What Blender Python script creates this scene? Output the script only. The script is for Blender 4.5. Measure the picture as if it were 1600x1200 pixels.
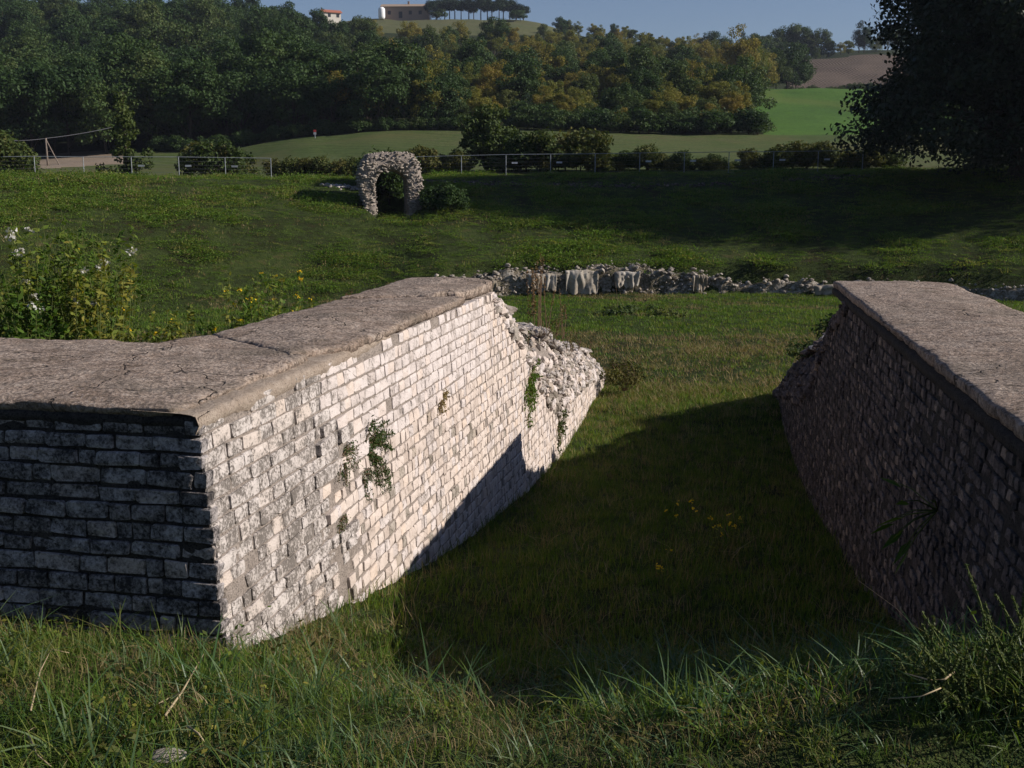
import bpy, bmesh, math, random
import numpy as np
from mathutils import Matrix, Vector, noise as mnoise

for o in list(bpy.data.objects):
    bpy.data.objects.remove(o, do_unlink=True)
random.seed(7)
RNG = np.random.default_rng(7)
R = math.radians
scene = bpy.context.scene
COL = scene.collection

# ------------------------------------------------------------------ camera
EYE = 3.8
TILT = 10.0
cam_d = bpy.data.cameras.new('camera')
cam_d.sensor_width = 36.0
cam_d.lens = 37.8
cam_d.clip_start = 0.05
cam_d.clip_end = 3000
cam = bpy.data.objects.new('camera', cam_d)
COL.objects.link(cam)
cam.location = (0, 0, EYE)
cam.rotation_euler = (R(90 - TILT), 0, 0)
scene.camera = cam

# ------------------------------------------------------------------ sky and sun
SUN_EL = 27.0
SUN_AZ = 95.0      # degrees clockwise from +Y (towards +X)
world = bpy.data.worlds.new('World')
scene.world = world
world.use_nodes = True
wn = world.node_tree.nodes
wl = world.node_tree.links
for n in list(wn):
    wn.remove(n)
sky = wn.new('ShaderNodeTexSky')
sky.sky_type = 'NISHITA'
sky.sun_disc = False
sky.sun_elevation = R(SUN_EL)
sky.sun_rotation = R(SUN_AZ)
sky.altitude = 200
sky.air_density = 1.15
sky.dust_density = 0.6
sky.ozone_density = 2.2
wtint = wn.new('ShaderNodeMixRGB')
wtint.blend_type = 'MULTIPLY'
wtint.inputs[0].default_value = 1.0
wtint.inputs[2].default_value = (1.0, 1.02, 1.22, 1)
bg = wn.new('ShaderNodeBackground')
bg.inputs[1].default_value = 0.053
wo = wn.new('ShaderNodeOutputWorld')
wl.new(sky.outputs[0], wtint.inputs[1])
wl.new(wtint.outputs[0], bg.inputs[0])
wl.new(bg.outputs[0], wo.inputs[0])

sun_d = bpy.data.lights.new('sun', 'SUN')
sun_d.energy = 5.0
sun_d.angle = R(0.5)
sun_d.color = (1.0, 0.93, 0.85)
sun = bpy.data.objects.new('sun', sun_d)
COL.objects.link(sun)
sdir = Vector((math.sin(R(SUN_AZ)) * math.cos(R(SUN_EL)), math.cos(R(SUN_AZ)) * math.cos(R(SUN_EL)), math.sin(R(SUN_EL))))
sun.rotation_euler = sdir.to_track_quat('Z', 'Y').to_euler()
sun.location = (30, 5, 30)

scene.view_settings.view_transform = 'Standard'
scene.view_settings.look = 'None'
scene.view_settings.exposure = 0.3
scene.view_settings.gamma = 1.0
scene.view_settings.use_curve_mapping = False

# ------------------------------------------------------------------ helpers
def tag(o, label=None, cat=None, group=None, kind=None):
    if label: o['label'] = label
    if cat: o['category'] = cat
    if group: o['group'] = group
    if kind: o['kind'] = kind
    return o

def empty(name, loc=(0, 0, 0), rz=0.0):
    o = bpy.data.objects.new(name, None)
    o.empty_display_size = 0.2
    o.location = loc
    o.rotation_euler = (0, 0, rz)
    COL.objects.link(o)
    return o

def make_mesh(name, verts, faces, mats=(), smooth=False, attrs=None, fmat=None):
    """verts (n,3); faces: (m,3) or (m,4) int array or list of lists"""
    me = bpy.data.meshes.new(name)
    verts = np.asarray(verts, dtype=np.float32)
    if isinstance(faces, np.ndarray) and faces.ndim == 2:
        k = faces.shape[1]; m = faces.shape[0]
        me.vertices.add(len(verts)); me.vertices.foreach_set('co', verts.ravel())
        me.loops.add(m * k); me.loops.foreach_set('vertex_index', faces.astype(np.int32).ravel())
        me.polygons.add(m)
        me.polygons.foreach_set('loop_start', np.arange(0, m * k, k, dtype=np.int32))
        me.polygons.foreach_set('loop_total', np.full(m, k, dtype=np.int32))
    else:
        me.from_pydata([tuple(map(float, v)) for v in verts], [], [tuple(int(i) for i in f) for f in faces])
    for mt in mats:
        me.materials.append(mt)
    if fmat is not None:
        me.polygons.foreach_set('material_index', np.asarray(fmat, dtype=np.int32))
    me.update(calc_edges=True)
    me.validate()
    if smooth:
        me.polygons.foreach_set('use_smooth', np.ones(len(me.polygons), dtype=bool))
    if attrs:
        for an, av in attrs.items():
            a = me.attributes.new(an, 'FLOAT', 'POINT')
            a.data.foreach_set('value', np.asarray(av, dtype=np.float32))
    return me

def link(name, me, parent=None, loc=None):
    o = bpy.data.objects.new(name, me)
    COL.objects.link(o)
    if parent is not None:
        o.parent = parent
    if loc is not None:
        o.location = loc
    return o

class MB:
    """collects geometry for one mesh"""
    def __init__(self):
        self.v = []; self.f = []
    def add(self, verts, faces):
        b = len(self.v)
        self.v.extend([tuple(map(float, v)) for v in verts])
        self.f.extend([tuple(i + b for i in f) for f in faces])
    def box(self, lo, hi):
        x0, y0, z0 = lo; x1, y1, z1 = hi
        self.add([(x0,y0,z0),(x1,y0,z0),(x1,y1,z0),(x0,y1,z0),(x0,y0,z1),(x1,y0,z1),(x1,y1,z1),(x0,y1,z1)],
                 [(0,3,2,1),(4,5,6,7),(0,1,5,4),(1,2,6,5),(2,3,7,6),(3,0,4,7)])
    def tube(self, pts, rad, n=6, cap=True):
        pts = [Vector(p) for p in pts]
        if not hasattr(rad, '__len__'): rad = [rad] * len(pts)
        rings = []; b = len(self.v)
        prev = None
        for i, p in enumerate(pts):
            d = (pts[min(i + 1, len(pts) - 1)] - pts[max(i - 1, 0)])
            if d.length < 1e-9: d = Vector((0, 0, 1))
            d.normalize()
            a = prev if prev is not None else (Vector((1, 0, 0)) if abs(d.x) < 0.8 else Vector((0, 1, 0)))
            a = (a - d * a.dot(d))
            if a.length < 1e-6: a = d.orthogonal()
            a.normalize(); prev = a
            c = d.cross(a)
            for k in range(n):
                an = 2 * math.pi * k / n
                self.v.append(tuple(p + (a * math.cos(an) + c * math.sin(an)) * rad[i]))
        for i in range(len(pts) - 1):
            for k in range(n):
                k2 = (k + 1) % n
                self.f.append((b + i * n + k, b + i * n + k2, b + (i + 1) * n + k2, b + (i + 1) * n + k))
        if cap:
            self.f.append(tuple(b + k for k in range(n))[::-1])
            self.f.append(tuple(b + (len(pts) - 1) * n + k for k in range(n)))
    def build(self, name, mat, parent=None, smooth=False, loc=None):
        me = make_mesh(name, self.v, self.f, [mat], smooth)
        return link(name, me, parent, loc)

def ss(a, b, x):
    t = np.clip((np.asarray(x, dtype=float) - a) / (b - a), 0, 1)
    return t * t * (3 - 2 * t)

# vectorised value noise
_NT = np.random.default_rng(99).random((256, 256)).astype(np.float64)
def vnoise(x, y):
    x = np.asarray(x, dtype=float); y = np.asarray(y, dtype=float)
    xi = np.floor(x).astype(int); yi = np.floor(y).astype(int)
    fx = x - xi; fy = y - yi
    fx = fx * fx * (3 - 2 * fx); fy = fy * fy * (3 - 2 * fy)
    a = _NT[xi & 255, yi & 255]; b = _NT[(xi + 1) & 255, yi & 255]
    c = _NT[xi & 255, (yi + 1) & 255]; d = _NT[(xi + 1) & 255, (yi + 1) & 255]
    return (a * (1 - fx) + b * fx) * (1 - fy) + (c * (1 - fx) + d * fx) * fy
def fbm(x, y, o=4):
    s = 0; a = 0.5; f = 1.0
    for i in range(o):
        s = s + a * (vnoise(np.asarray(x) * f + 17.3 * i, np.asarray(y) * f + 5.1 * i) - 0.5)
        a *= 0.5; f *= 2.03
    return s

# ------------------------------------------------------------------ materials
class NT:
    def __init__(self, name):
        self.m = bpy.data.materials.new(name)
        self.m.use_nodes = True
        self.t = self.m.node_tree
        for n in list(self.t.nodes): self.t.nodes.remove(n)
        self.out = self.t.nodes.new('ShaderNodeOutputMaterial')
    def n(self, typ, **kw):
        nd = self.t.nodes.new(typ)
        for k, v in kw.items(): setattr(nd, k, v)
        return nd
    def l(self, a, b):
        self.t.links.new(a, b)
    def pos(self):
        return self.n('ShaderNodeNewGeometry').outputs['Position']
    def objco(self):
        return self.n('ShaderNodeTexCoord').outputs['Object']
    def noise(self, vec, scale, detail=4, rough=0.55, dist=0.0):
        nd = self.n('ShaderNodeTexNoise')
        nd.inputs['Scale'].default_value = scale
        nd.inputs['Detail'].default_value = detail
        nd.inputs['Roughness'].default_value = rough
        nd.inputs['Distortion'].default_value = dist
        if vec is not None: self.l(vec, nd.inputs['Vector'])
        return nd.outputs['Fac']
    def voro(self, vec, scale, feature='F1'):
        nd = self.n('ShaderNodeTexVoronoi', feature=feature)
        nd.inputs['Scale'].default_value = scale
        if vec is not None: self.l(vec, nd.inputs['Vector'])
        return nd
    def ramp(self, fac, stops, interp='LINEAR'):
        nd = self.n('ShaderNodeValToRGB')
        nd.color_ramp.interpolation = interp
        el = nd.color_ramp.elements
        while len(el) < len(stops): el.new(0.5)
        for e, (p, c) in zip(el, stops):
            e.position = p
            e.color = (c, c, c, 1) if not hasattr(c, '__len__') else (c[0], c[1], c[2], 1)
        self.l(fac, nd.inputs[0])
        return nd.outputs[0]
    def mix(self, fac, a, b, mode='MIX'):
        nd = self.n('ShaderNodeMixRGB', blend_type=mode)
        for sock, v in ((nd.inputs[0], fac), (nd.inputs[1], a), (nd.inputs[2], b)):
            if hasattr(v, 'is_output'): self.l(v, sock)
            elif hasattr(v, '__len__'): sock.default_value = (v[0], v[1], v[2], 1)
            else:
                try: sock.default_value = v
                except Exception: sock.default_value = (v, v, v, 1)
        return nd.outputs[0]
    def math(self, op, a, b=0.0):
        nd = self.n('ShaderNodeMath', operation=op)
        for sock, v in ((nd.inputs[0], a), (nd.inputs[1], b)):
            if hasattr(v, 'is_output'): self.l(v, sock)
            else: sock.default_value = v
        return nd.outputs[0]
    def rnd(self):
        """per-piece random: object random plus the 'rnd' attribute of joined pieces"""
        a = self.n('ShaderNodeAttribute', attribute_name='rnd')
        o = self.n('ShaderNodeObjectInfo')
        return self.math('FRACT', self.math('ADD', a.outputs['Fac'], o.outputs['Random']))
    def bump(self, h, strength=0.5, dist=0.02):
        nd = self.n('ShaderNodeBump')
        nd.inputs['Strength'].default_value = strength
        nd.inputs['Distance'].default_value = dist
        self.l(h, nd.inputs['Height'])
        return nd.outputs[0]
    def pbsdf(self, col, rough=0.9, spec=0.2, normal=None, metal=0.0):
        p = self.n('ShaderNodeBsdfPrincipled')
        if hasattr(col, 'is_output'): self.l(col, p.inputs['Base Color'])
        else: p.inputs['Base Color'].default_value = (col[0], col[1], col[2], 1)
        p.inputs['Roughness'].default_value = rough
        p.inputs['Specular IOR Level'].default_value = spec
        p.inputs['Metallic'].default_value = metal
        if normal is not None: self.l(normal, p.inputs['Normal'])
        return p.outputs[0]
    def done(self, sh):
        self.l(sh, self.out.inputs['Surface'])
        return self.m

MAT = {}
def leafmat(name, cols, trans=0.3, rough=0.6, spec=0.12):
    """foliage: colour varies per plant (object random) and per leaf (rnd attribute)"""
    t = NT(name)
    o = t.n('ShaderNodeObjectInfo').outputs['Random']
    a = t.n('ShaderNodeAttribute', attribute_name='rnd').outputs['Fac']
    f = t.math('ADD', t.math('MULTIPLY', o, 0.62), t.math('MULTIPLY', a, 0.38))
    k = len(cols)
    col = t.ramp(f, [(0.08 + 0.84 * i / max(1, k - 1), c) for i, c in enumerate(cols)])
    p = t.pbsdf(col, rough, spec)
    tr = t.n('ShaderNodeBsdfTranslucent')
    c2 = t.mix(1.0, col, (1.25, 1.3, 0.55), 'MULTIPLY')
    t.l(c2, tr.inputs[0])
    mx = t.n('ShaderNodeMixShader'); mx.inputs[0].default_value = trans
    t.l(p, mx.inputs[1]); t.l(tr.outputs[0], mx.inputs[2])
    MAT[name] = t.done(mx.outputs[0])
    return MAT[name]

leafmat('grass_blade', [(0.035, 0.07, 0.012), (0.07, 0.13, 0.02), (0.11, 0.17, 0.026), (0.16, 0.185, 0.04), (0.26, 0.22, 0.09)], 0.38)
leafmat('grass_cool', [(0.035, 0.075, 0.022), (0.06, 0.12, 0.04), (0.10, 0.16, 0.065), (0.15, 0.18, 0.085)], 0.35, 0.45, 0.3)
leafmat('grass_bright', [(0.07, 0.13, 0.018), (0.11, 0.19, 0.024), (0.16, 0.235, 0.034)], 0.38)
leafmat('grass_dry', [(0.16, 0.12, 0.055), (0.24, 0.18, 0.085), (0.34, 0.27, 0.15)], 0.25)
leafmat('oak_leaf', [(0.026, 0.05, 0.017), (0.036, 0.066, 0.02), (0.052, 0.085, 0.024), (0.08, 0.098, 0.03)], 0.25)
leafmat('locust_leaf', [(0.08, 0.105, 0.026), (0.14, 0.145, 0.03), (0.21, 0.175, 0.035), (0.2, 0.135, 0.035)], 0.3)
leafmat('olive_leaf', [(0.045, 0.07, 0.022), (0.072, 0.098, 0.028), (0.115, 0.12, 0.035)], 0.27)
leafmat('conifer_leaf', [(0.012, 0.028, 0.014), (0.018, 0.036, 0.016), (0.026, 0.046, 0.02)], 0.1)
leafmat('bush_leaf', [(0.03, 0.05, 0.014), (0.05, 0.075, 0.018), (0.085, 0.09, 0.024), (0.12, 0.1, 0.03)], 0.25)
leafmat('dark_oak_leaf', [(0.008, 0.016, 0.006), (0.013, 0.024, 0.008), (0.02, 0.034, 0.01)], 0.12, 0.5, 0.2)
leafmat('weed_leaf', [(0.05, 0.1, 0.018), (0.09, 0.15, 0.022), (0.15, 0.18, 0.03), (0.23, 0.2, 0.04)], 0.35)
leafmat('wall_weed_leaf', [(0.03, 0.055, 0.018), (0.055, 0.085, 0.025), (0.1, 0.1, 0.035)], 0.25)
leafmat('brown_seed', [(0.12, 0.07, 0.035), (0.2, 0.12, 0.06), (0.26, 0.17, 0.085)], 0.2)
leafmat('white_seed', [(0.4, 0.38, 0.35), (0.62, 0.6, 0.58)], 0.3)
leafmat('yellow_flower', [(0.65, 0.42, 0.02), (0.8, 0.58, 0.03)], 0.3)

def m_stem(name, c):
    t = NT(name); f = t.noise(t.objco(), 30, 3)
    MAT[name] = t.done(t.pbsdf(t.ramp(f, [(0.3, tuple(x * 0.7 for x in c)), (0.7, c)]), 0.8, 0.15))
m_stem('green_stem', (0.09, 0.11, 0.03)); m_stem('brown_stem', (0.16, 0.1, 0.06)); m_stem('straw', (0.42, 0.33, 0.2))

# bark
t = NT('bark'); f = t.noise(t.objco(), 6, 6, 0.65, 0.6)
MAT['bark'] = t.done(t.pbsdf(t.ramp(f, [(0.3, (0.02, 0.016, 0.012)), (0.7, (0.075, 0.06, 0.045))]), 0.95, 0.1, t.bump(f, 0.8, 0.05)))

# limestone blocks; three kinds
def stone(name, pale, mid, stain, stain_lo, stain_hi, rnd_dark=0.25, pit=0.5, rs=0.06):
    t = NT(name)
    p = t.pos()
    r = t.rnd()
    # shift noise per stone
    big = t.noise(p, 9, 5, 0.6)
    fine = t.noise(p, 55, 6, 0.7, 0.4)
    pits = t.noise(p, 120, 4, 0.7)
    base = t.mix(t.ramp(big, [(0.35, 0), (0.7, 1)]), pale, mid)
    base = t.mix(t.math('MULTIPLY', t.ramp(r, [(0.55, 0), (1.0, 1)]), rnd_dark), base, t.mix(1.0, base, (0.5, 0.45, 0.4), 'MULTIPLY'))
    base = t.mix(t.math('MULTIPLY', t.ramp(r, [(0.0, 1), (0.22, 0)]), 0.35), base, (0.62, 0.46, 0.33))
    # lichen and soot: threshold of a mixed noise, more on some stones
    sm = t.math('ADD', t.math('MULTIPLY', fine, 0.6), t.math('MULTIPLY', big, 0.4))
    sm = t.math('ADD', sm, t.math('MULTIPLY', t.math('SUBTRACT', r, 0.5), rs))
    st = t.ramp(sm, [(stain_lo, 0), (stain_hi, 1)])
    base = t.mix(st, base, stain)
    base = t.mix(t.ramp(pits, [(0.25, 0.8), (0.4, 0)]), base, (0.09, 0.075, 0.065))
    h = t.math('ADD', t.math('MULTIPLY', fine, 0.7), t.math('MULTIPLY', pits, 0.35))
    h = t.math('SUBTRACT', h, t.math('MULTIPLY', st, 0.25))
    MAT[name] = t.done(t.pbsdf(base, 0.92, 0.15, t.bump(h, pit, 0.016)))
stone('stone_white', (0.62, 0.55, 0.515), (0.54, 0.475, 0.44), (0.19, 0.165, 0.145), 0.53, 0.63, 0.35, 0.8)
stone('stone_cream', (0.6, 0.515, 0.455), (0.5, 0.42, 0.365), (0.21, 0.17, 0.14), 0.57, 0.68, 0.4, 0.55)
stone('stone_rough', (0.6, 0.54, 0.5), (0.5, 0.445, 0.405), (0.17, 0.148, 0.13), 0.47, 0.55, 0.3, 1.0)
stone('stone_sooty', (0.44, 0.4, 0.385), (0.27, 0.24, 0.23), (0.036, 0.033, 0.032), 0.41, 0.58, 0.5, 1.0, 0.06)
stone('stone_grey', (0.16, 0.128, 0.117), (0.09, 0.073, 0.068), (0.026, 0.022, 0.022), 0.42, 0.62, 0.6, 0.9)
stone('stone_mossy', (0.42, 0.37, 0.32), (0.28, 0.24, 0.2), (0.1, 0.085, 0.065), 0.48, 0.6, 0.5, 0.9)

def mortar(name, a, b, dark, lo=0.5, hi=0.62):
    t = NT(name); p = t.pos()
    n1 = t.noise(p, 14, 6, 0.65); n2 = t.noise(p, 90, 4, 0.7)
    c = t.ramp(n1, [(0.3, a), (0.7, b)])
    c = t.mix(t.ramp(n2, [(lo, 0), (hi, 1)]), c, dark)
    h = t.math('ADD', t.math('MULTIPLY', n1, 0.6), n2)
    MAT[name] = t.done(t.pbsdf(c, 0.95, 0.1, t.bump(h, 0.9, 0.02)))
mortar('mortar', (0.24, 0.2, 0.17), (0.4, 0.34, 0.295), (0.13, 0.11, 0.095))
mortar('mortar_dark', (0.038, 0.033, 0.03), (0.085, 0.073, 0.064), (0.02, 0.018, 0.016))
mortar('mortar_bed', (0.3, 0.235, 0.18), (0.45, 0.37, 0.3), (0.17, 0.135, 0.105), 0.5, 0.66)

# coping: weathered pebbly concrete, brushed
def coping(name, k=1.0):
    t = NT(name); p = t.pos()
    n0 = t.noise(p, 2.6, 6, 0.7, 0.4); n1 = t.noise(p, 20, 7, 0.8, 0.3); n2 = t.noise(p, 62, 5, 0.75)
    v = t.voro(p, 42)
    c = t.ramp(n0, [(0.3, (0.2 * k, 0.15 * k, 0.115 * k)), (0.45, (0.31 * k, 0.245 * k, 0.2 * k)), (0.56, (0.38 * k, 0.315 * k, 0.265 * k)), (0.72, (0.22 * k, 0.18 * k, 0.15 * k))])
    c = t.mix(t.ramp(n1, [(0.4, 0.9), (0.54, 0)]), c, (0.085 * k, 0.07 * k, 0.06 * k))
    c = t.mix(t.ramp(n1, [(0.56, 0), (0.68, 0.8)]), c, (0.5 * k, 0.45 * k, 0.41 * k))
    c = t.mix(t.ramp(n2, [(0.57, 0), (0.68, 0.8)]), c, (0.58 * k, 0.54 * k, 0.5 * k))
    c = t.mix(t.ramp(n2, [(0.32, 0.9), (0.44, 0)]), c, (0.05 * k, 0.043 * k, 0.036 * k))
    lich = t.noise(p, 7.5, 6, 0.7, 0.6); stn = t.noise(p, 1.1, 5, 0.65, 0.8)
    c = t.mix(t.ramp(lich, [(0.58, 0), (0.66, 0.35)]), c, (0.44 * k, 0.4 * k, 0.36 * k))
    c = t.mix(1.0, c, (1.04, 0.985, 0.94), 'MULTIPLY')
    c = t.mix(t.ramp(lich, [(0.34, 0.5), (0.42, 0)]), c, (0.16 * k, 0.125 * k, 0.09 * k))
    c = t.mix(t.ramp(stn, [(0.5, 0), (0.66, 0.6)]), c, (0.14 * k, 0.115 * k, 0.09 * k))
    wv = t.n('ShaderNodeVectorMath', operation='ADD'); nv = t.n('ShaderNodeTexNoise'); nv.inputs['Scale'].default_value = 1.7; nv.inputs['Detail'].default_value = 5
    t.l(p, nv.inputs['Vector']); t.l(p, wv.inputs[0]); t.l(nv.outputs['Color'], wv.inputs[1])
    ck = t.voro(wv.outputs[0], 0.75, 'DISTANCE_TO_EDGE').outputs['Distance']
    crk = t.ramp(ck, [(0.0, 1), (0.006, 0)])
    c = t.mix(crk, c, (0.04, 0.034, 0.028))
    h = t.math('ADD', t.math('MULTIPLY', n1, 0.8), t.math('MULTIPLY', n2, 0.6))
    h = t.math('SUBTRACT', h, t.math('MULTIPLY', crk, 1.2))
    h = t.math('ADD', h, t.math('MULTIPLY', v.outputs['Distance'], 0.6))
    MAT[name] = t.done(t.pbsdf(c, 0.95, 0.12, t.bump(h, 0.9, 0.02)))
coping('coping'); coping('coping_dark', 0.8)

# ground under the grass
def ground_mat(name, cols, s1=0.9, s2=7.0, bmp=0.6, bd=0.06):
    t = NT(name); p = t.pos()
    n1 = t.noise(p, s1, 6, 0.62, 0.3); n2 = t.noise(p, s2, 5, 0.7); n3 = t.noise(p, s2 * 6, 3, 0.7)
    f = t.math('ADD', t.math('MULTIPLY', n1, 0.55), t.math('MULTIPLY', n2, 0.45))
    k = len(cols)
    c = t.ramp(f, [(0.34 + 0.32 * i / (k - 1), cc) for i, cc in enumerate(cols)])
    c = t.mix(0.7, c, t.ramp(n3, [(0.3, 0.45), (0.7, 1.35)]), 'MULTIPLY')
    h = t.math('ADD', n2, t.math('MULTIPLY', n3, 0.7))
    if name in ('green_field', 'meadow'):
        w = t.n('ShaderNodeTexWave', wave_type='BANDS', bands_direction='DIAGONAL'); w.inputs['Scale'].default_value = 0.22
        w.inputs['Distortion'].default_value = 1.2; w.inputs['Detail'].default_value = 2; t.l(p, w.inputs['Vector'])
        c = t.mix(0.3, c, t.ramp(w.outputs['Fac'], [(0.2, 0.75), (0.8, 1.25)]), 'MULTIPLY')
        pt = t.noise(p, 0.035, 4, 0.6, 0.5)
        c = t.mix(t.ramp(pt, [(0.52, 0), (0.64, 0.45)]), c, (0.12, 0.15, 0.035) if name == 'green_field' else (0.12, 0.1, 0.045))
    MAT[name] = t.done(t.pbsdf(c, 0.95, 0.08, t.bump(h, bmp, bd)))
ground_mat('turf', [(0.05, 0.038, 0.02), (0.034, 0.044, 0.014), (0.055, 0.078, 0.02), (0.095, 0.085, 0.034)], 0.55, 4, 1.0, 0.16)
ground_mat('meadow', [(0.05, 0.075, 0.02), (0.066, 0.092, 0.027), (0.085, 0.1, 0.035), (0.1, 0.09, 0.045)], 0.05, 0.6, 0.4, 0.15)
ground_mat('green_field', [(0.045, 0.095, 0.018), (0.058, 0.12, 0.02), (0.07, 0.14, 0.022), (0.095, 0.15, 0.028)], 0.03, 0.4, 0.35, 0.15)
ground_mat('hill_grass', [(0.07, 0.085, 0.03), (0.1, 0.105, 0.045), (0.12, 0.115, 0.055)], 0.03, 0.3, 0.4, 0.2)
ground_mat('wood_floor', [(0.02, 0.028, 0.01), (0.03, 0.04, 0.014), (0.045, 0.05, 0.018)], 0.1, 0.8, 0.8, 0.4)
ground_mat('dirt', [(0.2, 0.155, 0.11), (0.26, 0.2, 0.145), (0.3, 0.24, 0.18)], 0.2, 2, 0.4, 0.05)
# ploughed field: furrows as fine relief
t = NT('ploughed'); p = t.pos()
w = t.n('ShaderNodeTexWave', wave_type='BANDS', bands_direction='X'); w.inputs['Scale'].default_value = 0.35
w.inputs['Distortion'].default_value = 5.0; w.inputs['Detail'].default_value = 4; w.inputs['Detail Scale'].default_value = 0.6
t.l(p, w.inputs['Vector'])
n1 = t.noise(p, 0.06, 4); n2 = t.noise(p, 1.5, 4, 0.7)
c = t.ramp(n1, [(0.3, (0.105, 0.08, 0.06)), (0.7, (0.14, 0.105, 0.08))])
c = t.mix(0.5, c, t.ramp(n2, [(0.3, 0.6), (0.7, 1.2)]), 'MULTIPLY')
h = t.math('ADD', w.outputs['Fac'], t.math('MULTIPLY', n2, 0.7))
MAT['ploughed'] = t.done(t.pbsdf(c, 0.95, 0.05, t.bump(h, 0.45, 0.25)))

def plain(name, c, rough=0.7, spec=0.2, metal=0.0, sc=8, var=0.25, b=0.3, bd=0.01):
    t = NT(name); f = t.noise(t.objco(), sc, 5, 0.65)
    col = t.ramp(f, [(0.3, tuple(x * (1 - var) for x in c)), (0.7, tuple(min(1, x * (1 + var)) for x in c))])
    MAT[name] = t.done(t.pbsdf(col, rough, spec, t.bump(f, b, bd), metal))
plain('galvanised', (0.26, 0.28, 0.29), 0.55, 0.4, 0.2)
plain('white_plate', (0.5, 0.5, 0.5), 0.6, 0.3)
plain('pole_wood', (0.2, 0.16, 0.13), 0.9)
plain('wire', (0.13, 0.13, 0.14), 0.6)
plain('roof_red', (0.36, 0.13, 0.08), 0.85)
plain('roof_tan', (0.34, 0.25, 0.18), 0.85)
plain('plaster_pale', (0.62, 0.57, 0.5), 0.9)
plain('brick_wall', (0.3, 0.21, 0.16), 0.9)
plain('tank_white', (0.78, 0.78, 0.78), 0.6)
plain('dark_opening', (0.03, 0.03, 0.035), 0.5)
plain('red_plate', (0.55, 0.06, 0.05), 0.6)
# geotextile sheet: dusty grey-white cloth, soil stains
t = NT('sheet_cloth'); p = t.pos()
n1 = t.noise(p, 1.3, 5, 0.6); n2 = t.noise(p, 9, 5, 0.7)
c = t.ramp(n1, [(0.3, (0.2, 0.16, 0.115)), (0.48, (0.33, 0.285, 0.23)), (0.68, (0.46, 0.42, 0.37))])
c = t.mix(t.ramp(n2, [(0.52, 0), (0.66, 0.7)]), c, (0.13, 0.105, 0.08))
MAT['sheet_cloth'] = t.done(t.pbsdf(c, 0.95, 0.05, t.bump(n2, 0.4, 0.03)))
# ------------------------------------------------------------------ plan of the place
AL = R(10.8)
U2 = np.array([math.sin(AL), math.cos(AL)])        # along the passage, away from the camera
V2 = np.array([math.cos(AL), -math.sin(AL)])       # across the passage, to the right
C2 = np.array([-1.49, 5.0])                        # near corner of the left wall
PW = 3.72                                          # passage width at the wall tops
ZT = 2.75                                          # top of the stonework
OC = np.array([6.0, 30.0]); OA, OB = 20.0, 11.4    # arena oval

def P3(t, s, z):
    return np.array([C2[0] + U2[0] * t + V2[0] * s, C2[1] + U2[1] * t + V2[1] * s, z])
def PA(t, s, z):
    t = np.asarray(t, float); s = np.asarray(s, float); z = np.asarray(z, float)
    t, s, z = np.broadcast_arrays(t, s, z)
    return np.stack([C2[0] + U2[0] * t + V2[0] * s, C2[1] + U2[1] * t + V2[1] * s, z], -1)
def ts(x, y):
    px = np.asarray(x, float) - C2[0]; py = np.asarray(y, float) - C2[1]
    return px * U2[0] + py * U2[1], px * V2[0] + py * V2[1]

# far relief: angle of rise by bearing and distance
XK = np.array([-400, 0, 300, 500, 600, 800, 950, 1150, 1200, 1340, 1600, 1900.])
YK = np.array([58, 85, 110, 160, 220, 260, 340, 400, 700.])
RK = np.array([
 [285, 272, 258, 190, 110, 52, 60, 80, 150],
 [285, 268, 252, 190, 110, 52, 60, 80, 150],
 [283, 262, 240, 180, 108, 62, 52, 60, 150],
 [280, 242, 214, 165, 112, 85, 47, 37, 120],
 [276, 238, 207, 165, 115, 85, 44, 30, 120],
 [270, 236, 204, 165, 115, 88, 46, 30, 120],
 [268, 236, 208, 170, 125, 95, 68, 62, 120],
 [266, 238, 212, 185, 140, 118, 95, 92, 130],
 [266, 238, 213, 186, 140, 148, 100, 90, 130],
 [265, 238, 214, 190, 137, 148, 86, 78, 130],
 [265, 238, 215, 192, 140, 145, 90, 82, 130],
 [265, 238, 215, 192, 140, 145, 90, 82, 130.]])
def bearing(x, y):
    az = np.arctan2(x, y)
    azc = np.clip(az, -R(34), R(34))
    r = np.hypot(x, y)
    return 800 + 1706 * np.tan(azc), r * np.cos(azc)
def far_z(x, y):
    X, d = bearing(x, y)
    X = np.clip(X, XK[0], XK[-1]); dd = np.clip(d, YK[0], YK[-1])
    i = np.clip(np.searchsorted(XK, X, 'right') - 1, 0, len(XK) - 2)
    j = np.clip(np.searchsorted(YK, dd, 'right') - 1, 0, len(YK) - 2)
    fx = (X - XK[i]) / (XK[i + 1] - XK[i]); fy = (dd - YK[j]) / (YK[j + 1] - YK[j])
    fx = fx * fx * (3 - 2 * fx)
    row = (RK[i, j] * (1 - fx) + RK[i + 1, j] * fx) * (1 - fy) + (RK[i, j + 1] * (1 - fx) + RK[i + 1, j + 1] * fx) * fy
    el = np.arctan((600 - row) / 1680) - R(10)
    return EYE + d * np.tan(el)

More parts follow.
